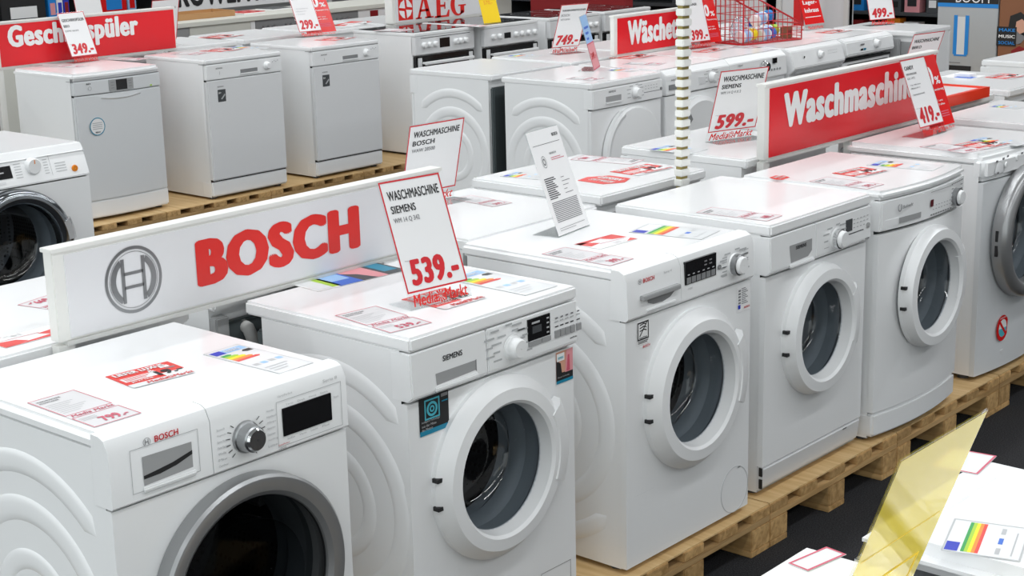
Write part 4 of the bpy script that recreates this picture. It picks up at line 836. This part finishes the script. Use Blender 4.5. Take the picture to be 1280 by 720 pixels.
# ------------------------------------------------------------------ leaflets lying on lids
def leaf(kind, label, O, X, Y, z=T, k=None):
    o = at(*O,z=z); a = at(*X,z=z); b = at(*Y,z=z); wv = a-o; w_ = wv.length; hv = b-o; ang = math.atan2(wv.y,wv.x)
    xd = wv.normalized(); h_ = abs(xd.x*hv.y-xd.y*hv.x)
    t = thing('leaflet', label, 'leaflet', (o.x,o.y,z+.0012), ang, 'leaflets lying on the appliance lids')
    XX, YY, Z = (1,0,0),(0,1,0),Vector((0,0,.0006))
    pm = {'price':'paperA','liefer':'flyred','energy':'paperclear','poster':'white','tri':'white','plain':'paperclear','hex':'white','eu':'paperclear','pad':'paper'}[kind]
    if kind != 'hex': MB().box(0,w_,0,h_,-.0005,.0003).build('paper',pm,t)
    else: MB().slab([(0,.0),(w_*.75,0),(w_,h_*.5),(w_*.8,h_),(w_*.2,h_),(-w_*.1,h_*.5)],-.0005,.0003).build('paper','flyred',t)
    def R_(x0,y0,x1,y1,m,name='print',zz=1): return MB().rect(Z*zz,XX,YY,x0*w_,y0*h_,x1*w_,y1*h_).build(name,m,t,fix=False)
    def tx(s,m,u,v,ww,hh,bold=.02,shear=0): return text(s,m,t,Z*1.6+Vector((u*w_,v*h_,0)),XX,YY,ww*w_,hh*h_,bold,shear)
    if kind == 'price':
        mb = MB(); mb.frame(Z,XX,YY,0,h_*.42,w_,h_,w_*.022); mb.frame(Z,XX,YY,0,0,w_,h_*.33,w_*.022); mb.build('red_border','pink',t,fix=False)
        tx('Media Markt','pink',.06,.345,.9,.06,.02,.25); tx(k or '799.-','pink',.32,.06,.55,.13,.05); tx('WASCHMASCHINE','greyink',.08,.90,.5,.03,.02); tx('FRONTLADER','greyink',.08,.85,.4,.025)
        mb = MB()
        for i in range(7): mb.rect(Z,XX,YY,w_*.08,h_*(.5+.045*i),w_*(.45+.4*((i*5)%4)/4),h_*(.51+.045*i))
        for i in range(3): mb.rect(Z,XX,YY,w_*.06,h_*(.2+.03*i),w_*.4,h_*(.21+.03*i))
        tag(mb.build('print','lightink',t,fix=False),kind='stuff')
    elif kind == 'liefer':
        R_(.05,.22,.62,.52,'white'); R_(-.0,-.26,1.0,-.0,'paperclear','strip'); R_(.62,.0,1.0,.25,'white'); tx('LIEFER LUXUS','white',.06,.70,.8,.22,.06)
        for i in range(3): R_(.08,.28+.08*i,.4+.05*i,.31+.08*i,'flyred','print',1.5)
        tx('&','white',.52,.5,.1,.16,.03); tx('19.-','ink',.56,.12,.40,.36,.06); R_(.75,.62,.9,.78,'white'); R_(.80,.5,.95,.58,'greyink'); tx('JETZT NUR','white',.1,.06,.35,.1,.04)
        logo(t,Z*1.6+Vector((.25*w_,-.22*h_,0)),XX,YY,w_*.75,h_*.17)
    elif kind == 'energy':
        MB().frame(Z,XX,YY,0,0,w_,h_,w_*.015).build('print','lightink',t,fix=False); R_(.06,.84,.95,.95,'lightblue'); R_(.06,.84,.35,.95,'navy',zz=1.4); tx('ENERG','white',.40,.86,.4,.06,.03)
        for i, m in enumerate(('green','lime','egold','orange','flyred')): MB().poly(Z,XX,YY,[(w_*.08,h_*(.76-.05*i)),(w_*(.30+.1*i),h_*(.76-.05*i)),(w_*(.36+.1*i),h_*(.785-.05*i)),(w_*(.30+.1*i),h_*(.81-.05*i)),(w_*.08,h_*(.81-.05*i))]).build('rating_arrow',m,t,fix=False)
        MB().poly(Z,XX,YY,[(w_*.68,h_*.785),(w_*.76,h_*.75),(w_*.95,h_*.75),(w_*.95,h_*.82),(w_*.76,h_*.82)]).build('print','ink',t,fix=False)
        for i in range(4): R_(.1+.22*(i%4),.34,.25+.22*i,.40,'lightblue' if i%2 else 'lightink')
        for i in range(3): R_(.1,.1+.06*i,.5+.12*i,.12+.06*i,'lightink')
    elif kind == 'eu':
        R_(.04,.80,.30,.97,'navy'); R_(.3,.80,.95,.97,'paper')
        for i, m in enumerate(('green','lime','egold','orange','flyred')): R_(.05,.72-.045*i,.95,.765-.045*i,m,'rating_arrow')
        for i in range(3): R_(.1+.3*i,.28,.28+.3*i,.34,'blue' if i == 1 else 'lightink')
        R_(.1,.12,.8,.14,'lightink'); MB().frame(Z,XX,YY,0,0,w_,h_,w_*.02).build('print','lightink',t,fix=False)
    elif kind == 'poster':
        R_(.02,.05,.18,.95,'paperclear'); R_(.18,.05,.27,.95,'lime'); R_(.24,.0,.5,1,'blue'); R_(.27,.3,.47,.8,'lightblue',zz=1.4); R_(.5,0,.78,1,'pinkskin'); MB().poly(Z*1.4,XX,YY,[(w_*.5,0),(w_*.66,0),(w_*.6,h_*.4),(w_*.5,h_*.6)]).build('print','darkgrey',t,fix=False); R_(.78,0,1,1,'darkgrey'); R_(.82,.2,.97,.8,'teal',zz=1.4)
    elif kind == 'tri':
        P_ = lambda pts, m, zz=1: MB().poly(Z*zz,XX,YY,[(w_*u,h_*v) for u,v in pts]).build('print',m,t,fix=False)
        P_([(0,.75),(.95,.95),(1,1),(.04,1)],'flyred'); P_([(.7,.55),(1,.4),(1,1),(.6,.85)],'flyred'); P_([(.05,.4),(.35,.5),(.2,.9),(0,1)],'flyred'); P_([(.3,.42),(.9,.36),(.9,.38),(.3,.45)],'pink',1.3); P_([(.75,.05),(1,.0),(1,.28)],'flyred'); tx('19.-','paperA',.5,.05,.25,.2)
    elif kind == 'plain':
        MB().frame(Z,XX,YY,.0,0,w_,h_,.004).build('red_border','pink',t,fix=False)
    elif kind == 'pad':
        R_(.05,.05,.5,.6,'blue'); MB().box(w_*.3,w_*.8,h_*.2,h_*.7,.001,.015).build('pad','paper',t)
    elif kind == 'hex': tx('LIEFERN','white',.15,.55,.65,.25,.05); tx('STATT WARTEN','white',.15,.2,.65,.22,.05)
    return t
leaf('price','pink-framed price sheet reading 799.- on the nearest washer',(118,535),(177,517),(32,505),k='799.-')
leaf('liefer','red delivery flyer with black 19.- on the nearest washer',(160,483),(238,463),(126,473))
leaf('energy','rainbow energy label on the lid of the nearest washer',(350,468),(392,454),(263,441))
leaf('price','pink-framed price sheet beside the 539 card',(488,417),(540,404),(415,396),k='539.-')
leaf('liefer','red delivery flyer under the 539 card',(545,385),(598,370),(505,374))
leaf('energy','rainbow energy label right of the 539 card',(657,370),(697,358),(570,344))
leaf('poster','coloured picture strip along the rear of the lid behind the 539 card',(398,365),(510,338),(350,352))
leaf('price','pink-framed price sheet on the third washer below the info sheet',(763,333),(792,324),(677,318),k='399.-')
leaf('tri','white flyer with red corner triangles on the third washer',(750,312),(797,299),(718,306))
leaf('eu','rainbow energy label on the lid edge of the third washer',(877,300),(900,289),(797,286))
leaf('price','pink-framed price sheet on the kick-plate washer',(959,277),(978,270),(874,265),k='449.-')
leaf('price','pink-framed price sheet on the bowed-front washer',(1083,237),(1105,231),(1013,227),k='379.-')
leaf('liefer','red delivery flyer with black 19.- on the bowed-front washer',(1068,221),(1104,213),(1035,218))
leaf('energy','small energy label on the bowed-front washer',(1165,214),(1180,207.5),(1098,201))
leaf('hex','small dark red sticker at the rear of the bowed-front washer',(978,225),(990,221),(966,221))
leaf('price','pink-framed price sheet before the 419 card',(1205,192),(1232,187),(1143,185),k='419.-')
leaf('liefer','red delivery flyer on the red-stickered washer',(1224,186),(1256,179),(1195,181))
leaf('energy','energy label at the right edge on the red-stickered washer',(1272,183),(1290,178),(1225,172))
leaf('price','grey price sheet at the left edge behind the white sign',(62,369),(22,382),(8,350),k='699.-')
leaf('tri','red and white flyer at the left edge beside the white sign end',(60,407),(-20,428),(25,402))
leaf('price','pink-framed price sheet right of the 28500 card',(616,259),(640,254),(572,248),k='599.-')
leaf('price','pink-framed sheet at the far edge left of the clip strip',(731,194.5),(713,200),(784.5,207.4),k='449.-')
leaf('hex','red hexagonal flyer with white lettering left of the clip strip',(722,226),(765,232),(745,217.5))
leaf('liefer','red delivery flyer beside the clip strip',(790,219),(836,209),(772,213))
leaf('energy','energy label under the right edge of the info sheet',(672,225),(690,219),(628,220))
leaf('energy','energy label on the lid before the 599 card',(862,193),(885,187),(815,186))
leaf('price','pink sheet on the rounded dishwasher left of the 349 card',(94,85),(112,82),(62,79),k='349.-')
leaf('price','pink sheet on the rounded dishwasher right of the 349 card',(170,76),(188,73),(140,71),k='349.-')
leaf('liefer','small red flyer on the middle dishwasher',(277,65),(300,61),(262,62))
leaf('price','grey sheet on the middle dishwasher',(247,69),(262,66),(225,66),k='289.-')
leaf('energy','grey label on the right of the middle dishwasher',(322,62),(338,60),(298,58))
leaf('liefer','red flyer on the lid behind the middle dishwasher',(275,48),(300,44),(262,45))
leaf('liefer','red flyer right of the 299 card',(420,51),(440,47),(405,48))
leaf('tri','red flyer on the lid before the white red-lettered sign',(440,33),(466,27),(425,30))
leaf('price','pink sheet on the first cooker hob',(500,40),(520,37),(478,37),z=T+.004,k='599.-')
leaf('price','pink sheet on the second cooker hob',(600,34),(615,32),(570,30),z=T+.004,k='499.-')
leaf('liefer','red flyer left of the clip strip on the second dryer',(788,74),(815,69),(775,70))
leaf('price','pink-lettered sheet on the second dryer behind the clip strip',(822,82),(833,79),(783,79),k='399.-')
leaf('price','grey sheet on the round-door dryer lid',(740,101),(755,98),(712,98),k='349.-')
leaf('energy','small energy label on the round-door dryer',(790,90),(803,87),(765,87))
leaf('liefer','red flyer on the dryer behind the clip strip',(884,66),(905,61),(875,63))
leaf('price','grey sheet on the dryer left below the red basket',(940,61),(955,58),(915,59),k='429.-')
leaf('liefer','red flyer right of the red basket',(1040,42),(1062,38),(1030,39))
leaf('energy','energy label behind the 749 card',(665,72),(680,69),(640,69))
leaf('plain','clear red-framed sheet on the washer with the yellow card',(1010,715),(1058,694),(985,705))
leaf('plain','clear red-framed sheet on the narrow washer at the right edge',(1222,594),(1246,571),(1282,604))
leaf('eu','rainbow energy label on the narrow washer in the foreground',(1275,703),(1288,662),(1180,679))
leaf('pad','leaflet pad with a blue mark on the lid at the right edge',(1215,99),(1232,95),(1190,93))
leaf('liefer','red flyer on the lid at the right edge',(1258,99),(1280,94),(1240,95))
leaf('energy','energy label on the farther lid at the right edge beyond the red-stickered washer',(1272,137),(1285,134),(1240,133))
# ------------------------------------------------------------------ clip strip, tray, basket
t = thing('clip_strip','tall post stacked with white plastic clips between the two washer rows','display strip',(1.135,.628,PZ)); t.rotation_euler.y = .012
MB().box(-.011,.011,-.006,.010,0,2.2).build('post','olive',t)
cm = None
for i in range(36):
    z = .80+i*.0332
    if cm is None:
        c = MB().box(-.024,.024,-.02,.014,0,.0235).build('clip','clip',t,bevel=.003); cm = c.data
        b = MB().box(-.019,.019,-.012,.008,0,.0095).build('spring','brass',t); bm_ = b.data
    else:
        c = bpy.data.objects.new('clip',cm); COL.objects.link(c); c.parent = t; b = bpy.data.objects.new('spring',bm_); COL.objects.link(b); b.parent = t
    c.location = (random.uniform(-.0015,.0015),0,z); b.location = (0,0,z+.0236); c.rotation_euler.z = random.uniform(-.08,.08)
t = thing('red_tray','shallow orange-red tray frame with pale inside lying behind the 419 card','tray',(2.62,.665,T))
mb = MB(); mb.box(0,.98,0,.022,.0,.045); mb.box(0,.98,.278,.30,.0,.045); mb.box(0,.022,.022,.278,0,.045); mb.box(.958,.98,.022,.278,0,.045); mb.build('rim','redtray',t)
MB().box(.022,.958,.022,.278,.03,.038).build('base','panelgrey',t)
t = thing('wire_basket','red wire basket with sloping sides holding detergent packs','basket',(4.97,2.86,T),-.22)
def bar(mb, a, b, r=.0022): mb.tube([a,b],r,5)
Lx, Wy, H0, H1 = .50,.24,.27,.10
hx = lambda x: H0 if x < .12 else H0+(H1-H0)*(x-.12)/(Lx-.12)
fr = MB()
for y in (0,Wy):
    fr.tube([(0,y,.005),(0,y,H0),(.12,y,H0),(Lx,y,H1),(Lx,y,.005),(0,y,.005)],.0055,6)
for p in ((0,H0),(Lx,H1),(0,.005),(Lx,.005)): fr.tube([(p[0],0,p[1]),(p[0],Wy,p[1])],.0055,6)
fr.build('frame','redwire',t,smooth=60)
mb = MB()
for y in (0,Wy):
    for i in range(1,12): x = Lx*i/12; bar(mb,(x,y,.005),(x,y,hx(x)))
    for k in range(1,6):
        z = H0*k/6; xe = Lx if z <= H1 else .12+(Lx-.12)*(H0-z)/(H0-H1); bar(mb,(0,y,z),(xe,y,z))
for i in range(1,6):
    y = Wy*i/6; bar(mb,(0,y,0.005),(0,y,H0)); bar(mb,(Lx,y,.005),(Lx,y,H1)); bar(mb,(0,y,.005),(Lx,y,.005))
for k in range(1,6): bar(mb,(0,0,H0*k/6),(0,Wy,H0*k/6))
for k in range(1,4): bar(mb,(Lx,0,H1*k/4),(Lx,Wy,H1*k/4))
tag(mb.build('wire_mesh','redwire',t),kind='stuff')
def inb(x,y,z): c, s = math.cos(-.22), math.sin(-.22); return (4.97+x*c-y*s, 2.86+x*s+y*c, T+z)
def bottle(x, y, z, tilt, cap, label, ln=.17, r=.035):
    t = thing('detergent_bottle', label, 'bottle', inb(x,y,z), -.22+.1); t.rotation_euler.y = tilt
    def rev(prof, name, m):
        n = 20; vs = [(rr*math.cos(2*PI*i/n), rr*math.sin(2*PI*i/n), zz) for rr, zz in prof for i in range(n)]; k = len(prof)
        MB().add(vs,[(j*n+i,j*n+(i+1)%n,(j+1)*n+(i+1)%n,(j+1)*n+i) for j in range(k-1) for i in range(n)]+[tuple(range(n))[::-1],tuple(range((k-1)*n,k*n))]).build(name,m,t,smooth=40)
    rev([(r*.9,0),(r,.01),(r,ln*.6),(r*.6,ln*.78),(r*.5,ln*.8)],'bottle_body','white'); rev([(r*.9,ln*.78),(r*.95,ln*.82),(r*.9,ln*1.02),(r*.6,ln*1.06)],'cap',cap); rev([(r*1.01,ln*.15),(r*1.01,ln*.5)],'bottle_label','lightblue')
bottle(.02,.052,.047,1.5,'egold','white bottle with yellow cap at the left in the red basket',.13,.038); bottle(.18,.052,.047,1.52,'blue','white bottle with dark blue cap low in the red basket',.13,.038); bottle(.14,.052,.135,1.4,'brightblue','white bottle with bright blue cap on top in the red basket',.15,.038); bottle(.31,.155,.047,1.5,'lime','white bottle with lime cap at the right in the red basket',.13,.038)
t = thing('detergent_bag','crumpled translucent bag of detergent in the middle of the red basket','bag',inb(.15,.175,.012),0)
mb = MB(); n = 14
for j in range(8):
    for i in range(n):
        a = 2*PI*i/n; v = j/7; rr = .085*math.sin(PI*(.08+.88*v))**.6*(1+.12*math.sin(i*5.3+j*2.1)); mb.v.append((rr*1.2*math.cos(a),rr*.55*math.sin(a),.14*v+.008*math.sin(i*3.1+j)))
mb.f = [(j*n+i,j*n+(i+1)%n,(j+1)*n+(i+1)%n,(j+1)*n+i) for j in range(7) for i in range(n)]+[tuple(range(n))[::-1],tuple(range(7*n,8*n))]
tag(mb.build('pack','bag',t,smooth=70))
for i, (u, v, m) in enumerate(((.04,.03,'navy'),(-.05,.07,'pinkskin'),(.0,.10,'blue'))): MB().box(u-.02,u+.02,-.068,-.066,v-.015,v+.015).build('print',m,t)
t = thing('detergent_box','small brown box at the front right in the red basket','box',inb(.42,.05,.013),.1); MB().box(-.03,.04,-.02,.03,0,.07).build('carton','brown',t,bevel=.003); MB().box(-.02,.03,-.0215,-.019,.02,.05).build('print','darkred',t)
# ------------------------------------------------------------------ kitchen counter and background
CY = 8.35; zt = .915
cxp = lambda px, py=25, y=CY: at(px,py,y=y).x
X0 = cxp(-30); X1 = cxp(640,10)
t = thing('kitchen_counter','long cream kitchen counter with built-in ovens behind the dishwashers','counter',(X0,CY,0)); W = X1-X0
MB().box(0,W,-.02,.62,zt-.038,zt).build('worktop','cream',t,bevel=.003); MB().box(0,W,.06,.60,0,.1).build('plinth','darkgrey',t)
def unit(p0,p1,m,name): return MB().box(cxp(p0)-X0+.002,cxp(p1)-X0-.002,0,.60,.1,zt-.04).build(name,m,t,bevel=.002)
unit(-30,110,'cream','cabinet'); unit(110,215,'cream','cabinet'); unit(215,236,'backgrey','stone_panel'); unit(236,313,'cream','cabinet'); unit(313,319,'white','upright')
for p0, p1 in ((319,384),(384,448)):
    o = unit(p0,p1,'midgrey','oven'); a = cxp(p0)-X0; wo = cxp(p1)-cxp(p0); MB().box(a+.02,a+wo-.02,-.012,0,.30,.72).build('oven_glass','black',o)
    MB().tube([(a+.05,-.04,.75),(a+wo-.05,-.04,.75)],.009,8).build('oven_handle','steel',o,smooth=60)
    for k in range(6): MB().lathe([(.019,0),(.018,-.02),(.001,-.022)],a+wo*(.14+.1*k+(.14 if k > 2 else 0)),.805,12,0).build('knob','steel',o,smooth=50)
o = unit(448,482,'white','cabinet'); a = cxp(463)-X0; MB().box(a,a+.1,-.004,0,.80,.86).build('sticker','darkred',o); unit(482,640,'cream','cabinet')
p = at(224,19,y=8.52); t = thing('wooden_tray','open wooden drawer box lying on the cream counter','tray',(p.x,8.55,zt+.001)); mb = MB(); mb.box(0,.62,0,.012,0,.05); mb.box(0,.62,.30,.312,0,.05); mb.box(0,.012,.012,.30,0,.05); mb.box(.608,.62,.012,.30,0,.05); mb.build('sides','tan',t); MB().box(.012,.608,.012,.30,0,.006).build('bottom','wood_x',t)
for i,(px,py,m,l) in enumerate(((300,11,'cardred','small pile of red and white brochures on the cream counter'),(346,6,'darkgrey','dark folder on the cream counter behind the 299 card'),(70,24,'lightblue','pale blue brochure on the cream counter behind the dishwasher sign'))):
    p = at(px,py,y=8.6); t = thing('brochure',l,'brochure',(p.x,8.55 if i != 1 else 8.65,zt+.001),.1*i); MB().box(0,.24,0,.22,0,.012).build('pages','white',t); MB().box(0,.24,0,.22,.012,.016).build('cover',m,t)
p = at(110,17,y=8.5); card(p.x,8.45,-.05,12,.24,.30,'price card with red 1249.- on the cream counter at the top left',(('EINBAUHERD',.85,.7,.05,'ink'),),'1249.-',z=zt)
def shelf(name, label, x0, x1, y0, y1, zs, h_, m='blackmat', open_axis='y', cat='shelf'):
    t = thing(name,label,cat,(x0,y0,0)); W, D = x1-x0, y1-y0
    if open_axis == 'y': MB().box(0,W,D-.03,D,0,h_).build('back',m,t)
    else: MB().box(W-.03,W,0,D,0,h_).build('back',m,t)
    for a in (0,1): MB().box(*((a*(W-.04),a*(W-.04)+.04,0,D) if open_axis == 'y' else (0,W,a*(D-.04),a*(D-.04)+.04)),0,h_).build('side_panel','darkgrey',t)
    for z in zs: MB().box(.0,W,0,D,z,z+.03).build('shelf_board','darkgrey',t)
    return t
SY = 10.2; xs0 = cxp(-40,5,SY); xs1 = cxp(216,5,SY)
shelf('display_shelf','dark shelf with boxed goods beyond the counter at the top left',xs0,xs1,SY,SY+.5,(.05,.40,.76,1.25),1.8)
cols = ['brightblue','cardred','white','pinkskin','navy','darkred']
for i,(p0,p1,h_,m) in enumerate(((2,58,.40,'blackmat'),(62,72,.42,'brightblue'),(72.5,80,.42,'white'),(81,88,.42,'navy'),(128,160,.42,'cardred'),(161.5,172,.42,'lightblue'))):
    a = cxp(p0,5,SY); w_ = cxp(p1,5,SY)-a; t = thing('package','%s package on the far shelf at the top left' % {'brightblue':'blue','white':'white','navy':'dark blue','cardred':'red','blackmat':'black','lightblue':'pale blue'}[m],'box',(a,SY+.02,.7915)); MB().box(0,w_,0,.2,0,h_).build('carton',m,t,bevel=.003); MB().box(w_*.2,w_*.8,-.003,0,h_*.3,h_*.55).build('print',cols[(i+2)%6],t)
BY = 9.7; z0 = at(225,15,y=BY).z; xb = cxp(217,10,BY); wb = cxp(420,5,BY)-xb
t = thing('banner_sign','white banner with large black letters above the counter at the top','sign',(xb,BY,0))
MB().box(0,wb,0,.04,z0,z0+.55).build('board','white',t); MB().box(.05,.1,.002,.038,0,z0).build('post','alu',t); MB().box(wb-.1,wb-.05,.002,.038,0,z0).build('post','alu',t)
a = at(222,10,y=BY); text('ROWENTA','ink',t,(a.x-xb,-.003,a.z),XF,ZF,cxp(345,5,BY)-a.x,.26,.05)
# right background shelving on the line x = 10.4
SX = 10.4
t = shelf('display_shelf','tall black shelf wall with small packages at the top right',SX,SX+.6,3.0,9.6,(.1,.42,.70,.98,1.26),1.9,open_axis='x')
cl = [('cardred','red'),('white','white'),('brightblue','blue'),('darkgrey','grey'),('darkred','dark red'),('orange','orange'),('pinkskin','pink')]; cnt = {}
for k, zz in enumerate((.45,.73)):
    for i in range(22):
        y = 3.15+i*.19
        m, nm = cl[(i*3+k*5+i//4)%7]; h_ = .16+.06*((i*7+k)%3)/2; w_ = .12+.03*((i*5)%3)/2
        g = '%s small package on the %s board of the black shelf wall' % (nm, ('lower','upper')[k])
        t = thing('package',g,'box',(SX+.03,y,zz+.0015),0,'small packages on the black shelf wall'); MB().box(0,.12,0,w_,0,h_).build('carton',m,t); MB().box(-.003,0,w_*.2,w_*.8,h_*.25,h_*.6).build('print',('white','ink','blackmat')[i%3],t)
t = thing('red_pillar','plain red pillar panel behind the cookers at the top','panel',(8.75,6.6,0)); MB().box(0,.12,0,1.15,0,1.9).build('panel_face','darkred',t); MB().box(-.02,.14,-.02,1.17,0,.08).build('plinth','darkgrey',t)
for i,(px,wd,m,l) in enumerate(((925,.9,'backgrey','grey partition board behind the red wire basket'),(1006,.9,'backgrey','grey partition board right of the red post'))):
    a = at(px,10,x=9.4); t = thing('partition',l,'partition',(9.4,a.y-wd/2,0)); MB().box(0,.05,0,wd,0,1.7).build('board','panelgrey',t); MB().box(-.02,.07,0,.05,0,1.72).build('upright','alu',t); MB().box(-.02,.07,wd-.05,wd,0,1.72).build('upright','alu',t)
a = at(997,10,x=9.0); t = thing('red_post','slim red post behind the red wire basket','post',(9.0,a.y-.03,0)); MB().box(0,.06,0,.07,0,1.8).build('upright','red',t); MB().box(-.05,.11,-.05,.12,0,.02).build('foot','darkgrey',t)
# loudspeaker display stand
BX = 8.0; YD, ZU = Vector((0,-1,0)), Vector((0,0,1))
def bp(px,py): q = at(px,py,x=BX); return q
a = bp(1169,88); b = bp(1244,88); c = bp(1300,88)
t = thing('display_stand','silver loudspeaker display stand with blue band and black lettering panel','display stand',(BX,b.y,0)); wS = a.y-b.y; O = Vector((-.002,wS,0))
MB().box(0,.4,0,wS,0,1.25).build('carton','boombody',t,bevel=.004)
def R3(u0,v0,u1,v1,m,o=0,nm='print'): return MB().rect(O+Vector((-o,0,0)),YD,ZU,u0,v0,u1,v1).build(nm,m,t,fix=False)
ztop = bp(1200,4).z; zb2 = bp(1200,9).z
R3(0,ztop,wS,1.25,'blackmat'); R3(0,zb2,wS,ztop,'brightblue'); text('BOOM','white',t,O+Vector((-.001,-wS*.3,bp(1200,3).z)),YD,ZU,wS*.55,.075,.0)
zl = bp(1200,82).z; R3(wS*.02,zl-.06,wS*.6,zl,'blackmat')
u0, u1 = (a.y-bp(1192,40).y), (a.y-bp(1211,40).y); z1_, z2_ = bp(1200,19).z, bp(1200,68).z
R3(u0,z2_,u0+.03,z1_,'brightblue',.001); R3(u1-.03,z2_,u1,z1_,'brightblue',.001); R3(u0+.03,z2_,u1-.03,z1_-.01,'silverwhite',.001); R3(u0+.01,z2_-.012,u1-.01,z2_,'brightblue',.001); R3(.03,bp(1200,79).z,.2,bp(1200,78).z,'greyink',.001)
t = thing('display_stand','photo panel reading MAKE MUSIC SOCIAL at the right edge','display stand',(BX,b.y-.62,0)); O = Vector((-.002,.61,0)); wS = .61
MB().box(0,.4,0,.61,0,1.25).build('carton','brown',t,bevel=.004)
for i in range(40):
    u, v = random.uniform(0,.5), random.uniform(.5,1.15); r1, r2 = random.uniform(.03,.09), random.uniform(.03,.09); aa = random.uniform(0,3)
    MB().poly(O+Vector((-.0003*(i%6+1),0,0)),YD,ZU,[(u+.05+r1*math.cos(aa+q*PI/3),v+r2*math.sin(aa+q*PI/3)) for q in range(6)]).build('print',('skin','brown','darkgrey','tan','greyink','blackmat','darkred')[i%7],t,fix=False)
zz = bp(1250,57).z; u2 = .14; MB().rect(O+Vector((-.003,0,0)),YD,ZU,-.01,zz,u2,bp(1250,33).z).build('print','blackmat',t,fix=False); dz = (bp(1250,33).z-zz)/3
for i,(s,m) in enumerate((('SOCIAL','brightblue'),('MUSIC','white'),('MAKE','brightblue'))): text(s,m,t,O+Vector((-.004,-.005,zz+dz*(i+.25))),YD,ZU,.125,dz*.5,.03)
